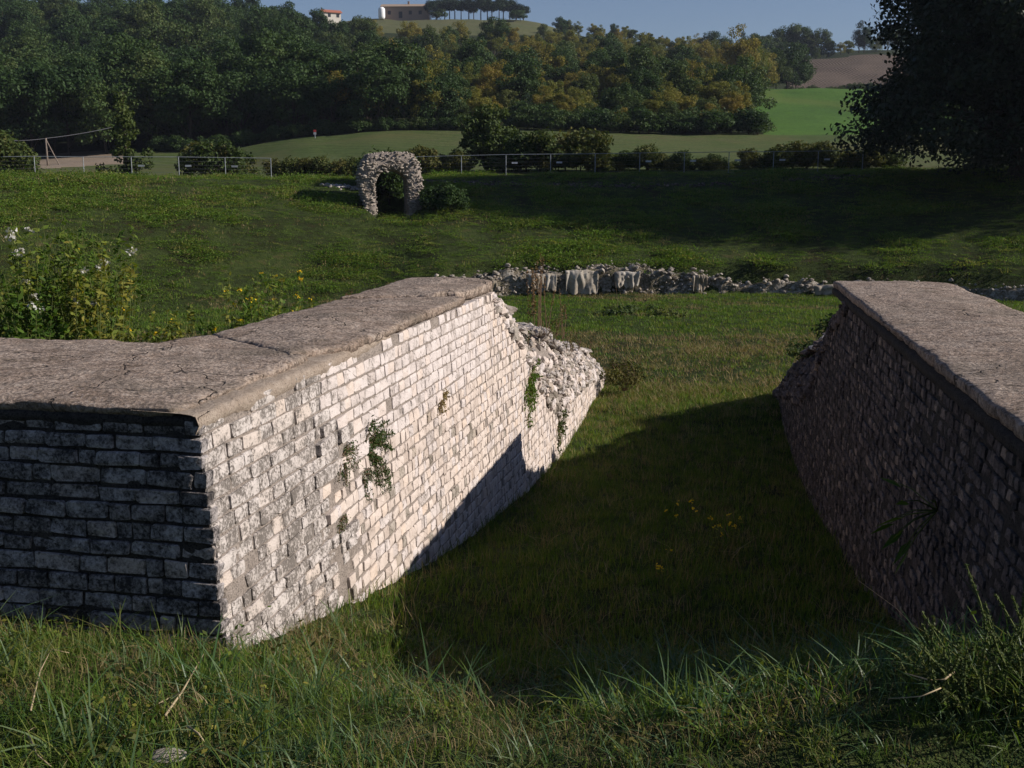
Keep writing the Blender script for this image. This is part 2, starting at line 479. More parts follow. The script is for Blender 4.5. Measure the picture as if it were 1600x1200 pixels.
AX, AY = -5.35, 48.0      # the arch
def oval_d(x, y):
    dx = (x - OC[0]) / OA; dy = (y - OC[1]) / OB
    e = np.sqrt(dx * dx + dy * dy) + 1e-6
    rad = np.hypot(x - OC[0], y - OC[1])
    return rad * (1 - 1 / e)
def H(x, y, micro=True):
    x = np.asarray(x, float); y = np.asarray(y, float)
    t, s = ts(x, y)
    d = oval_d(x, y)
    pod = ss(-5.5, -2.5, x) * ss(30, 34, y)
    zf1 = np.interp(d, [0.15, 0.5, 6.6, 13.6, 22], [0, 1.08, 2.94, 4.55, 4.7])
    zf2 = np.interp(d, [-0.5, 2.5, 6.6, 13.6, 22], [0, 0.9, 2.8, 4.5, 4.7])
    zfar = zf1 * pod + zf2 * (1 - pod)
    znear = np.interp(d, [-1, 4, 9, 14], [0, 0.9, 1.9, 2.4])
    wf = ss(-8, 6, y - OC[1])
    zb = znear * (1 - wf) + zfar * wf
    zfront = np.interp(-t, [-1, 0, 1.0, 1.6, 5, 9], [1.55, 1.6, 1.85, 1.95, 2.2, 2.3])
    zside = zfront + (zb - zfront) * ss(0.6, 1.4, t)
    zin = np.interp(t, [-2.2, -1.4, -0.8, 0, 0.8, 2, 3, 5, 8, 11], [2.0, 1.93, 1.78, 1.42, 1.22, 0.97, 0.86, 0.6, 0.22, 0.0])
    edge = 1 - ss(0.0, 0.9, np.minimum(s, PW - s))           # a little higher along the wall feet
    zin = zin + 0.16 * edge * ss(-1.5, -0.2, t) * (1 - ss(1.5, 4, t))
    zin = zin + 0.33 * ss(1.6, 3.5, s) * (1 - ss(-0.2, 1.9, t)) * ss(-2.4, -0.6, t)
    corr = ss(-0.95, -0.55, s) * (1 - ss(PW + 0.55, PW + 0.95, s)) * ss(-2.4, -1.2, t) * (1 - ss(13, 17, t))
    frontmix = ss(-0.6, 0.5, s) * (1 - ss(PW - 0.2, PW + 1.0, s))
    corr = np.where(t < 0.05, np.minimum(corr, frontmix), corr)
    z = zside * (1 - corr) + zin * corr
    # pit cut behind the arch
    tr = (1 - ss(0.75, 1.1, np.abs(x - AX + 0.23 * (y - AY)))) * ss(45.4, 47.0, y) * (1 - ss(50.4, 51.4, y))
    z = z * (1 - tr) + np.minimum(z, 2.75) * tr
    r = np.hypot(x, y)
    w = ss(51, 61, r)
    z = z * (1 - w) + far_z(x, y) * w
    if micro:
        amp = np.interp(r, [0, 6, 20, 45, 60, 110, 400], [0.03, 0.05, 0.10, 0.28, 0.15, 0.5, 2.0])
        fq = np.interp(r, [0, 20, 45, 110, 400], [1.3, 0.9, 0.5, 0.12, 0.04])
        z = z + amp * (fbm(x * 1.1, y * 1.1, 3) * (r < 20) + fbm(x * 0.5, y * 0.5, 4) * ((r >= 20) & (r < 58)) + fbm(x * 0.08, y * 0.08, 4) * (r >= 58))
    return z
def Hs(x, y):
    return float(H(np.array([x]), np.array([y]))[0])

# ------------------------------------------------------------------ the ground sheet
def build_ground():
    rr = [0.6]
    while rr[-1] < 900:
        rr.append(rr[-1] * 1.0125 + 0.004)
    rr = np.array(rr)
    az = np.concatenate([np.arange(-180, -36, 6.0), np.arange(-36, 36.01, 0.22), np.arange(42, 180, 6.0)])
    az = np.radians(az)
    A, RR = np.meshgrid(az, rr)
    X = RR * np.sin(A); Y = RR * np.cos(A)
    Z = H(X.ravel(), Y.ravel()).reshape(X.shape)
    verts = np.stack([X.ravel(), Y.ravel(), Z.ravel()], 1)
    verts = np.vstack([verts, [[0, 0, Hs(0.01, 0.01)]]])
    nr, na = X.shape
    i = np.arange(nr - 1)[:, None]; j = np.arange(na)[None, :]
    j2 = (j + 1) % na
    a = (i * na + j).ravel(); b = (i * na + j2 + 0 * i).ravel(); c = ((i + 1) * na + j2).ravel(); d = ((i + 1) * na + j + 0 * i).ravel()
    F = np.stack([a, d, c, b], 1)
    fc = verts[F].mean(1)
    Xi, dd = bearing(fc[:, 0], fc[:, 1])
    r = np.hypot(fc[:, 0], fc[:, 1])
    wob = 14 * fbm(fc[:, 0] * 0.05, fc[:, 1] * 0.05, 3)
    cls = np.zeros(len(F), int)
    cls[r > 57.5] = 1
    ftop = np.interp(Xi, [0, 300, 500, 1150, 1600], [112, 112, 110, 112, 125])
    cls[(dd > ftop) & (r > 57.5)] = 4
    gf = (Xi + wob > np.interp(dd, [110, 150, 220], [1195, 1172, 1168])) & (dd > ftop) & (dd < 236)
    cls[gf] = 2
    pl = (Xi > 1225) & (dd > 250) & (dd < 344)
    cls[pl] = 3
    cls[(Xi > 470) & (Xi < 900) & (dd > 322 + wob)] = 5
    cls[(dd > 420)] = 5
    dirt = (Xi < 190 + wob * 2) & (dd > 84 + 0.05 * (Xi)) & (dd < 118) & (r > 60)
    cls[dirt] = 6
    names = {0: ('ground', 'turf'), 1: ('meadow', 'meadow'), 2: ('field', 'green_field'), 3: ('ploughed_field', 'ploughed'),
             4: ('hillside', 'wood_floor'), 5: ('hill', 'hill_grass'), 6: ('track', 'dirt')}
    for k, (nm, mt) in names.items():
        f = F[cls == k]
        if k == 0:
            n0 = len(verts) - 1
            f0 = [(int(n0), int(jj), int((jj + 1) % na)) for jj in range(na)]
        used, inv = np.unique(f, return_inverse=True)
        v = verts[used]; ff = inv.reshape(-1, 4)
        me = make_mesh(nm, v, ff, [MAT[mt]], smooth=True)
        o = link(nm, me)
        tag(o, kind='structure')
build_ground()

# ------------------------------------------------------------------ unit pieces
def unit_stone(seed):
    """block seen from its front (-Y): x,z in +-.5, front near y=-1, tail at y=0"""
    r = random.Random(seed)
    v = []
    ch = [r.uniform(0.02, 0.10) for _ in range(4)]
    cz = [r.uniform(0.04, 0.2) for _ in range(4)]
    cor = [(-.5, -.5), (.5, -.5), (.5, .5), (-.5, .5)]
    ring = []
    for k, (x, z) in enumerate(cor):
        sx = 1 if x < 0 else -1; sz = 1 if z < 0 else -1
        p1 = (x, z + sz * cz[k]); p2 = (x + sx * ch[k], z)
        ring += [p1, p2] if k % 2 == 0 else [p2, p1]
    ring = [(x * (1 + r.uniform(-.07, .05)), z * (1 + r.uniform(-.16, .07))) for x, z in ring]
    for x, z in ring: v.append((x, 0.0, z))
    for x, z in ring: v.append((x, -0.935 + r.uniform(-.04, .05), z))
    for x, z in ring: v.append((x * (0.955 + r.uniform(-.06, .02)), -0.985 + r.uniform(-.06, .06), z * (0.92 + r.uniform(-.12, .03))))
    v.append((r.uniform(-.25, .25), -0.99 + r.uniform(-.09, .07), r.uniform(-.15, .15)))
    f = []
    for k in range(8):
        k2 = (k + 1) % 8
        f.append((k, k2, 8 + k2, 8 + k)); f.append((8 + k, 8 + k2, 16 + k2, 16 + k)); f.append((16 + k, 16 + k2, 24))
    return np.array(v), f
def unit_rock(seed):
    bm = bmesh.new(); bmesh.ops.create_icosphere(bm, subdivisions=1, radius=0.5)
    r = random.Random(seed)
    for w in bm.verts:
        w.co *= r.uniform(0.75, 1.15)
    v = np.array([w.co[:] for w in bm.verts]); f = [tuple(x.index for x in fc.verts) for fc in bm.faces]
    bm.free(); return v, f
USTONE = [unit_stone(k) for k in range(18)]
UROCK = [unit_rock(100 + k) for k in range(10)]
_unit_me = {}
def unit_mesh(kind, k, mat):
    key = (kind, k, mat)
    if key not in _unit_me:
        v, f = (USTONE if kind == 'b' else UROCK)[k]
        _unit_me[key] = make_mesh('stone', v, f, [MAT[mat]], smooth=False)
    return _unit_me[key]

class Masonry:
    def __init__(self, root):
        self.root = root; self.items = []
    def add(self, kind, pos, ax, ay, az, mat):
        """ax, ay, az: scaled axes of the piece"""
        self.items.append((kind, random.randrange(18 if kind == 'b' else 10), np.array(pos), np.array(ax), np.array(ay), np.array(az), mat))
    def finish(self, limit=296, name='stone'):
        eye = np.array([0, 0, EYE])
        def size(it):
            p = it[2]; d = p - eye
            dep = d[1] * math.cos(R(TILT)) - d[2] * math.sin(R(TILT))
            if dep < 0.5: return 0
            X = 1680 * d[0] / dep; Y = -(d[2] * math.cos(R(TILT)) + d[1] * math.sin(R(TILT))) * 1680 / dep
            if abs(X) > 830 or abs(Y) > 640: return 1e-6
            dn = d / np.linalg.norm(d)
            nrm = -it[4] / (np.linalg.norm(it[4]) + 1e-9) if it[0] == 'b' else -dn
            return np.linalg.norm(it[3]) * np.linalg.norm(it[5]) * max(0.02, -float(dn @ nrm)) / dep ** 2
        self.items.sort(key=size, reverse=True)
        for it in self.items[:limit]:
            o = link(name, unit_mesh(it[0], it[1], it[6]), self.root)
            M = Matrix(((it[3][0], it[4][0], it[5][0], it[2][0]), (it[3][1], it[4][1], it[5][1], it[2][1]), (it[3][2], it[4][2], it[5][2], it[2][2]), (0, 0, 0, 1)))
            o.matrix_local = Matrix.Translation(-self.root.location) @ M
        rest = self.items[limit:]
        if rest:
            mats = sorted({it[6] for it in rest})
            V = []; F = []; FM = []; RD = []; b = 0
            for it in rest:
                v, f = (USTONE if it[0] == 'b' else UROCK)[it[1]]
                w = it[2] + v[:, :1] * it[3] + v[:, 1:2] * it[4] + v[:, 2:] * it[5]
                V.append(w); RD.append(np.full(len(v), random.random()))
                for q in f: F.append(tuple(i + b for i in q)); FM.append(mats.index(it[6]))
                b += len(v)
            V = np.vstack(V) - np.array(self.root.location)
            me = make_mesh('small_stones', V, F, [MAT[m] for m in mats], attrs={'rnd': np.concatenate(RD)}, fmat=FM)
            o = link('small_stones', me, self.root)
            o['kind'] = 'stuff'

def axes(n, along, w, h, dep, roll=0.0):
    """front of the piece looks along n"""
    n = np.array(n) / np.linalg.norm(n); a = np.array(along); a = a - n * (a @ n); a /= np.linalg.norm(a)
    up = np.cross(a, -n)
    if up[2] < 0: up = -up
    ca, sa = math.cos(roll), math.sin(roll)
    a2 = a * ca + up * sa; u2 = up * ca - a * sa
    return a2 * w, -n * dep, u2 * h

U3 = np.array([U2[0], U2[1], 0]); V3 = np.array([V2[0], V2[1], 0]); UP = np.array([0, 0, 1.0])
BL = 0.085     # batter of the left face
BR = 0.06
def faceL(t, z, off=0.0): return P3(t, BL * (ZT - z) + off, z)
def faceW(a, z, off=0.0): return P3(-0.03 * (ZT - z) - off, -a + BL * (ZT - z), z)
def faceR(t, z, off=0.0): return P3(t, PW - BR * (ZT - z) - off, z)

LPROF = ([-1, 7.3, 7.75, 8.4, 9.0, 9.5, 9.9, 10.4, 11.6, 12.2, 13.2, 14.0, 15.6, 16.5, 16.75, 16.95], [2.75, 2.75, 2.68, 2.5, 2.2, 1.75, 1.68, 1.92, 1.86, 1.6, 1.28, 1.22, 1.0, 0.86, 0.6, -0.3])
LFACE = ([-1, 6.6, 7.3, 8.2, 9.2, 10.3, 11, 12, 14, 16, 17], [2.8, 2.8, 2.5, 2.0, 1.35, 0.75, 0.5, 0.65, 0.6, 0.35, 0.1])
RPROF = ([-3, 8.1, 8.3, 9.6, 11.7, 14.2, 15.6, 16.6], [2.75, 2.75, 2.5, 2.12, 1.7, 1.2, 0.6, -0.3])
RFACE = ([-3, 6.5, 8.0, 9.5, 11, 14, 16], [2.8, 2.8, 2.3, 1.4, 0.9, 0.5, 0.1])
def setback(t, z, FL, PR):
    fl = np.interp(t, *FL); pr = np.interp(t, *PR)
    q = np.clip((z - fl) / np.maximum(pr - fl, 0.15), 0, 1) * (z > fl) * (t > 6.5)
    nz = fbm(np.asarray(t) * 1.7 + 3, np.asarray(z) * 1.7 + 9, 3)
    return q * (0.22 + 0.45 * q * q) + q * nz * 0.5

def lay_face(M, face, n, along, length, prof, zbase, FL, style, seed, sgn=1):
    r = random.Random(seed)
    depth = 0.0; k = 0
    while depth < 3.1:
        h = r.uniform(0.074, 0.096)
        if style == 'W': h = r.uniform(0.078, 0.098)
        if style == 'R': h = r.uniform(0.06, 0.08)
        a = r.uniform(-0.014, 0.004) if style != 'R' else -0.34
        if style == 'L': a = 0.002
        while a < length:
            zc0 = ZT - (depth + h / 2) * (1 + (0.02 * a if style != 'W' else 0))
            pier = (style == 'L' and a < 1.62 + 0.25 * math.sin(zc0 * 9) + 0.12 * math.sin(zc0 * 31))
            if style == 'W': w = r.uniform(0.13, 0.27) if r.random() < 0.85 else r.uniform(0.07, 0.12)
            elif pier: w = r.uniform(0.08, 0.25) if r.random() < 0.9 else 0.32
            elif style == 'L' and depth < 0.62 and a < 6: w = r.uniform(0.075, 0.2)
            elif style == 'R': w = r.uniform(0.05, 0.14)
            else: w = r.uniform(0.06, 0.155)
            if style == 'L' and a < 0.01: w = (0.26, 0.12)[k % 2] * r.uniform(0.8, 1.2)
            if style == 'W' and k % 2 == 0 and a < 0.05: w *= 0.6
            ac = a + w / 2
            hs = h * (1 + (0.02 * ac if style != 'W' else 0))
            zc = ZT - (depth + h / 2) * (1 + (0.02 * ac if style != 'W' else 0))
            a += w
            wob = 0.0
            if style != 'W' and not pier: wob = 0.07 * float(fbm(np.array(ac * 0.8 + 3), np.array(zc * 0.9), 3)) * min(1.0, depth / 0.5)
            if style == 'W': wob = 0.03 * float(fbm(np.array(ac * 1.4 + 3), np.array(zc * 0.9), 3))
            zc += wob
            if zc > prof(ac) - 0.03 or zc < zbase(ac) - 0.12: continue
            fl = float(np.interp(ac, *FL)) if FL else 9
            if zc > fl + r.uniform(-0.15, 0.1):
                continue
            jw = 0.006 if not pier else 0.01
            jh = 0.008 if style != 'W' else 0.013
            if style == 'L' and depth < 0.62 and 1.9 < ac < 6.3: jw, jh = 0.007, 0.01
            mat = 'stone_white'
            proud = r.uniform(-0.003, 0.004)
            roll = r.gauss(0, 0.02)
            ww, hh = w - jw, hs - jh
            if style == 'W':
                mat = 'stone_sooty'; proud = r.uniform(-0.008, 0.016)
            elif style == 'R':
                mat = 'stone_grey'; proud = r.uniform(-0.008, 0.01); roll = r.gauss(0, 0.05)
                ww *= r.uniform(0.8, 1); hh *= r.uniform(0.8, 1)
            else:
                if pier:
                    mat = 'stone_rough'; proud = r.uniform(-0.006, 0.006)
                elif depth < 0.62 and ac < 6.4:
                    mat = 'stone_white'
                else:
                    mat = 'stone_cream' if r.random() < 0.7 else ('stone_white' if r.random() < 0.85 else 'stone_mossy')
                    roll = r.gauss(0, 0.06); proud = r.uniform(-0.006, 0.007)
                    ww *= r.uniform(0.9, 1.07); hh *= r.uniform(0.85, 1.1)
                # jagged vertical break between pier and later wall
                if 1.45 < ac < 1.9 and depth > 0.3:
                    proud += r.uniform(-0.02, 0.03)
                    if r.random() < 0.12: continue
                if r.random() < 0.012 and depth > 0.2: continue
            if style == 'R' and r.random() < 0.03: continue
            pos = face(ac, zc, proud)
            pos = pos - np.array(n) * 0  # front plane passes near y=-1 of the piece
            dep = 0.07
            A, B, Cc = axes(n, along, ww, hh, dep, roll * sgn)
            M.add('b', pos - np.array(n) / np.linalg.norm(n) * dep, A, B, Cc, mat)
        depth += h; k += 1

def rubble(M, face, n, FL, PR, t0, t1, mat_list, seed, dens=300, zb=0.0):
    r = random.Random(seed)
    cnt = int((t1 - t0) * dens)
    for _ in range(cnt):
        t = r.uniform(t0, t1)
        fl = float(np.interp(t, *FL)); pr = float(np.interp(t, *PR))
        if pr - fl < 0.05: continue
        z = r.uniform(fl - 0.08, pr + 0.02)
        if z < zb - 0.1: continue
        sb = float(setback(np.array(t), np.array(z), FL, PR))
        p = face(t, z, -sb + r.uniform(-0.02, 0.025))
        w = 0.06 + 0.22 * r.random() ** 2; h = w * r.uniform(0.4, 0.8)
        A, B, Cc = axes(np.array(n) + np.array([r.gauss(0, .25), r.gauss(0, .25), r.gauss(0.15, .25)]), U3 + UP * r.gauss(0, 0.35), w, h, r.uniform(0.07, 0.13))
        M.add('r', p, A, B, Cc, r.choice(mat_list))
def rubble_top(M, sgn, s0, s1, PR, t0, t1, mat_list, seed, n):
    r = random.Random(seed)
    for _ in range(n):
        t = r.uniform(t0, t1); s = r.uniform(s0, s1)
        z = float(np.interp(t, *PR)) - 0.02 - 0.25 * abs((s - (s0 + s1) / 2) / (s1 - s0)) ** 2 * 2
        w = 0.07 + 0.3 * r.random() ** 2; h = r.uniform(0.05, 0.13)
        an = r.uniform(0, 6.28)
        a = np.array([math.cos(an), math.sin(an), r.gauss(0, .15)]) * w
        b = np.array([-math.sin(an), math.cos(an), r.gauss(0, .15)]) * w * r.uniform(0.5, 1)
        M.add('r', P3(t, s, z), a, b, UP * h, r.choice(mat_list))

def core_wall(face, PR, FL, t0, t1, s_back, mat, root, style):
    """mortar body: facing grid, top and back in one closed skin"""
    tt = np.concatenate([np.arange(t0, min(3.0, t1), 0.03), np.arange(min(3.0, t1), t1 + 0.01, 0.07)])
    nz = 64
    cols = []
    for t in tt:
        pr = float(np.interp(t, *PR)) - 0.015
        q = np.linspace(0, 1, nz)
        z = -0.5 + (pr + 0.5) * q
        sb = setback(np.full(nz, t), z, FL, PR)
        if style == 'L':
            pier = 1 - ss(1.5, 1.8, t + 0.15 * np.sin(z * 9))
            rec = 0.009 + 0.004 * pier
            amp = 0.014 + 0.006 * pier
        else:
            rec = 0.008; amp = 0.04
        disp = -rec + amp * fbm(t * 9 + 31, z * 11, 4)
        pts = [face(t, zz, -s + dd) for zz, s, dd in zip(z, sb, np.broadcast_to(disp, z.shape))]
        e = pts[-1]
        back_top = P3(t, s_back, pr - 0.05)
        mid = (e + back_top) / 2 + UP * (0.02 if pr > 2.6 else 0.12)
        pts += [mid, back_top, P3(t, s_back, -0.5)]
        cols.append(pts)
    n = len(cols[0])
    V = np.array(cols).reshape(-1, 3) - np.array(root.location)
    F = []
    for i in range(len(cols) - 1):
        for j in range(n - 1):
            F.append((i * n + j, (i + 1) * n + j, (i + 1) * n + j + 1, i * n + j + 1))
    F.append(tuple(range(n))); F.append(tuple((len(cols) - 1) * n + j for j in range(n))[::-1])
    me = make_mesh('mortar_core', V, F, [MAT[mat]], smooth=True)
    return link('mortar_core', me, root)

def slab(name, root, mat, tfun0, tfun1, sfun0, sfun1, s_lo, s_hi, ztop, zbot, dome, ns=70, nt=90, seed=0.0):
    """weathered coping slab over a (t,s) region with worn edges"""
    S = np.linspace(0, 1, ns); T = np.linspace(0, 1, nt)
    V = []
    for j in range(ns):
        sg = s_lo + (s_hi - s_lo) * S[j]
        ta, tb = tfun0(sg), tfun1(sg)
        for i in range(nt):
            t = ta + (tb - ta) * T[i]
            sa, sb = sfun0(t), sfun1(t)
            s = sa + (sb - sa) * S[j]
            V.append((t, s, min(T[i], 1 - T[i]) * (tb - ta), min(S[j], 1 - S[j]) * (sb - sa)))
    V = np.array(V)
    ed = np.minimum(V[:, 2], V[:, 3])
    z = ztop - 0.016 * np.exp(-ed / 0.025) * (0.6 + 3 * np.abs(fbm(V[:, 0] * 8 + seed, V[:, 1] * 8, 3))) + dome * ss(0, 0.7, ed) + 0.05 * fbm(V[:, 0] * 1.3 + seed, V[:, 1] * 1.3, 3) + 0.02 * fbm(V[:, 0] * 9 + seed, V[:, 1] * 9, 3)
    top = PA(V[:, 0], V[:, 1], z)
    idx = lambda j, i: j * nt + i
    F = []
    for j in range(ns - 1):
        for i in range(nt - 1):
            F.append((idx(j, i), idx(j + 1, i), idx(j + 1, i + 1), idx(j, i + 1)))
    rim = [idx(0, i) for i in range(nt)] + [idx(j, nt - 1) for j in range(1, ns)] + [idx(ns - 1, i) for i in range(nt - 2, -1, -1)] + [idx(j, 0) for j in range(ns - 2, 0, -1)]
    verts = [tuple(p) for p in top]
    cen = V[:, :2].mean(0)
    prev = rim
    for lev, (zz, inn) in enumerate(((0.12, -0.004), (0.55, 0.002), (1.0, 0.022))):
        b = len(verts); new = []
        for k, r_ in enumerate(rim):
            t, s = V[r_, 0], V[r_, 1]
            dirv = np.array([cen[0] - t, cen[1] - s]); dirv /= (np.linalg.norm(dirv) + 1e-6)
            jit = 0.03 * (vnoise(t * 22 + seed, s * 22 + lev * 7) - 0.5)
            zt = z[r_]
            verts.append(tuple(P3(t + dirv[0] * (inn + jit), s + dirv[1] * (inn + jit), zt + (zbot - zt) * zz)))
            new.append(b + k)
        for k in range(len(rim)):
            k2 = (k + 1) % len(rim)
            F.append((prev[k], prev[k2], new[k2], new[k]))
        prev = new
    F.append(tuple(prev))
    V3_ = np.array(verts) - np.array(root.location)
    me = make_mesh(name, V3_, F, [MAT[mat]], smooth=True)
    bm = bmesh.new(); bm.from_mesh(me); bmesh.ops.recalc_face_normals(bm, faces=bm.faces); bm.to_mesh(me); bm.free()
    return link(name, me, root)

def bed_strip(root, mat, t0, t1, prof_fn, seed, name='mortar_bed'):
    tt = np.arange(t0, t1, 0.03)
    V = []; F = []
    for t in tt:
        V += [tuple(p - np.array(root.location)) for p in prof_fn(t)]
    n = len(prof_fn(t0))
    for i in range(len(tt) - 1):
        for j in range(n - 1):
            F.append((i * n + j, (i + 1) * n + j, (i + 1) * n + j + 1, i * n + j + 1))
    return link(name, make_mesh(name, V, F, [MAT[mat]], smooth=True), root)

# ------------------------------------------------------------------ left wall
LW = empty('wall_ruin', tuple(P3(0, 0, 1.5)))
tag(LW, 'sunlit white limestone block wall with sooty end face and pebbly concrete coping', 'wall', 'pair of ruined walls flanking the entrance passage')
gL = lambda a: Hs(*(P3(a, 0.25, 0)[:2]))
M = Masonry(LW)
lay_face(M, faceL, V3 + UP * BL, U3, 16.8, lambda a: float(np.interp(a, *LPROF)), gL, LFACE, 'L', 11)
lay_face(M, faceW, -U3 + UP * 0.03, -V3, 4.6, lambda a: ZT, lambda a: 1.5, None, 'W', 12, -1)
rubble(M, faceL, V3 + UP * BL, LFACE, LPROF, 6.7, 17, ['stone_white', 'stone_cream', 'stone_mossy', 'stone_mossy', 'stone_rough'], 13, 150)
rubble_top(M, 1, -1.1, -0.1, LPROF, 7.4, 16.8, ['stone_rough', 'stone_mossy', 'stone_mossy'], 14, 620)
M.finish()
core_wall(faceL, LPROF, LFACE, 0.05, 17.1, -1.1, 'mortar', LW, 'L')
# body of the end wing
def wing_core():
    aa = np.arange(0.012, 4.7, 0.035); zz = np.linspace(0.9, ZT - 0.004, 60)
    A, Z = np.meshgrid(aa, zz)
    D = -0.011 + 0.028 * fbm(A * 8 + 51, Z * 12, 4) 
    D[:, 0] = np.minimum(D[:, 0], -0.004)
    V = np.array([faceW(a, z, d) for a, z, d in zip(A.ravel(), Z.ravel(), D.ravel())])
    na = len(aa); nz = len(zz)
    F = [(j * na + i, (j) * na + i + 1, (j + 1) * na + i + 1, (j + 1) * na + i) for j in range(nz - 1) for i in range(na - 1)]
    b = len(V)
    back = np.array([P3(1.95, -0.6, ZT - 0.004), P3(1.95, -4.6, ZT - 0.004), P3(1.95, -4.6, 0.9), P3(1.95, -0.6, 0.9)])
    V = np.vstack([V, back])
    top = [(nz - 1) * na + i for i in range(na)]
    F.append(tuple(top + [b + 1, b]))
    F.append((b, b + 1, b + 2, b + 3))
    F.append(tuple([j * na + na - 1 for j in range(nz)] + [b + 1, b + 2]))
    F.append(tuple([j * na for j in range(nz)][::-1] + [b + 3, b]))
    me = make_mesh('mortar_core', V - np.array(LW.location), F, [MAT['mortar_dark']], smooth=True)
    link('mortar_core', me, LW)
wing_core()
nz1 = lambda x, k=1.0, sd=0.0: float(fbm(np.array(x * k + sd), np.array(sd * 3.1), 4))
crack = lambda s: 1.5 - 0.98 * (s / 1.15) + 0.25 * nz1(s, 3.0, 2.0)
edgeA = lambda t: -0.085 + 0.04 * nz1(t, 13, 5.0) + 0.10 * nz1(t, 2.3, 4.0) - 0.05 * float(ss(0.2, -0.1, t))
edgeB = lambda t: 0.004 + 0.03 * nz1(t, 14, 9.0) + 0.06 * nz1(t, 2.0, 8.0) - 0.17 * float(ss(2.25, 1.7, t))
slab('coping_slab', LW, 'coping', lambda s: -0.004 + 0.03 * nz1(s, 3, 6.), lambda s: (2.05 if s < -1.22 else crack(s)), lambda t: -4.65, edgeA, -4.65, -0.13, 2.815, 2.752, 0.035, 150, 60, 1.0)
slab('coping_slab', LW, 'coping', lambda s: crack(s) + 0.02, lambda s: 5.55 + 0.35 * s + 0.25 * nz1(s, 2., 12.), lambda t: -1.15, edgeB, -1.15, 0.0, 2.822, 2.752, 0.03, 50, 130, 5.0)
slab('coping_slab', LW, 'coping', lambda s: 5.5 + 0.35 * s + 0.25 * nz1(s, 2., 12.) + (0.3 if s > -0.2 else 0.0), lambda s: 7.45 + 0.3 * nz1(s, 3, 15.), lambda t: -1.12, lambda t: -0.03 - 0.12 * float(ss(6.2, 5.7, t)) - 0.25 * float(ss(6.9, 7.5, t)) + 0.05 * nz1(t, 3, 21.), -1.12, -0.05, 2.85, 2.752, 0.035, 50, 60, 9.0)
def bedL(t):
    w = 0.5 + 1.2 * nz1(t, 3.0, 30.0)
    o = 0.012 + 0.025 * nz1(t, 6, 33.0)
    o = o - 0.02 * float(ss(2.2, 3.2, t)) + 0.02 * nz1(t, 25, 34.)
    lo = (0.05 - 0.035 * float(ss(2.0, 3.0, t))) * (1 + 1.2 * nz1(t, 7, 41.))
    return [P3(t, o - 0.02, ZT - lo - 0.012), P3(t, o + 0.002, ZT - lo * 0.5), P3(t, o - 0.014 + 0.02 * nz1(t, 18, 43.), ZT + 0.012 + 0.015 * nz1(t, 15, 42.)), P3(t, o - 0.04, ZT + 0.02 + 0.035 * nz1(t, 21, 45.)), P3(t, o - 0.09, ZT + 0.026 + 0.035 * nz1(t, 16, 44.)), P3(t, -0.34, ZT + 0.034)]
bed_strip(LW, 'mortar_bed', -0.02, 3.1, bedL, 1)
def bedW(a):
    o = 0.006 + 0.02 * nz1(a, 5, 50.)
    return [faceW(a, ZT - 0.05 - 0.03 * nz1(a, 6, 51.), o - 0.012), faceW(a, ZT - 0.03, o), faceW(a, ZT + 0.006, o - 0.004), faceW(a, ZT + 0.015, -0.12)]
bed_strip(LW, 'mortar_dark', -0.005, 4.6, bedW, 2)  # dark bed colour: soot plus painted shading below the coping edge

# ------------------------------------------------------------------ right wall
RW = empty('wall_ruin', tuple(P3(0, PW, 1.5)))
tag(RW, 'shaded grey rubble-faced wall under a broad pebbly concrete slab', 'wall', 'pair of ruined walls flanking the entrance passage')
gR = lambda a: Hs(*(P3(a, PW - 0.25, 0)[:2])) if a > 0 else 1.3
M = Masonry(RW)
lay_face(M, faceR, -V3 + UP * BR, U3, 16.3, lambda a: float(np.interp(a, *RPROF)), gR, RFACE, 'R', 21)
rubble(M, faceR, -V3 + UP * BR, RFACE, RPROF, 6.6, 16.4, ['stone_grey'], 23, 150)
rubble_top(M, 1, PW + 0.1, PW + 1.1, RPROF, 8.1, 16.2, ['stone_grey', 'stone_rough'], 24, 420)
# loose pale stones standing proud of the shaded face
M.finish()
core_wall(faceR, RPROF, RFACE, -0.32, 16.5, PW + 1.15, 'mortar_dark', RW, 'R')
# its near wing, going off to the right
mb = MB()
pts = [P3(-0.29, PW + 0.03, 0), P3(-0.29, PW + 5.5, 0), P3(1.9, PW + 5.5, 0), P3(1.9, PW + 0.03, 0)]
V = [tuple(p + UP * 0.8 - np.array(RW.location)) for p in pts] + [tuple(p + UP * (ZT - 0.006) - np.array(RW.location)) for p in pts]
mb.add(V, [(0, 3, 2, 1), (4, 5, 6, 7), (0, 1, 5, 4), (1, 2, 6, 5), (2, 3, 7, 6), (3, 0, 4, 7)])
mb.build('mortar_core', MAT['mortar_dark'], RW)
slab('coping_slab', RW, 'coping', lambda s: -0.36, lambda s: (8.12 + 0.15 * nz1(s, 3, 60.)) , lambda t: PW - 0.02 + 0.03 * nz1(t, 2.5, 61.) + 0.035 * nz1(t, 12, 62.), lambda t: PW + 1.22, PW - 0.045, PW + 1.22, 2.835, 2.762, 0.03, 50, 170, 15.0)
slab('coping_slab', RW, 'coping', lambda s: -0.36, lambda s: 1.95, lambda t: PW + 1.24, lambda t: PW + 5.5, PW + 1.24, PW + 5.5, 2.835, 2.762, 0.03, 40, 30, 19.0)
def bedR(t):
    o = 0.02 + 0.03 * nz1(t, 4, 70.)
    return [faceR(t, ZT - 0.075 - 0.03 * nz1(t, 7, 71.), o - 0.02), faceR(t, ZT - 0.055, o + 0.012), faceR(t, ZT - 0.004, o + 0.016), faceR(t, ZT + 0.012, o - 0.02), faceR(t, ZT + 0.016, -0.2)]
bed_strip(RW, 'mortar_dark', -0.32, 8.05, bedR, 3)
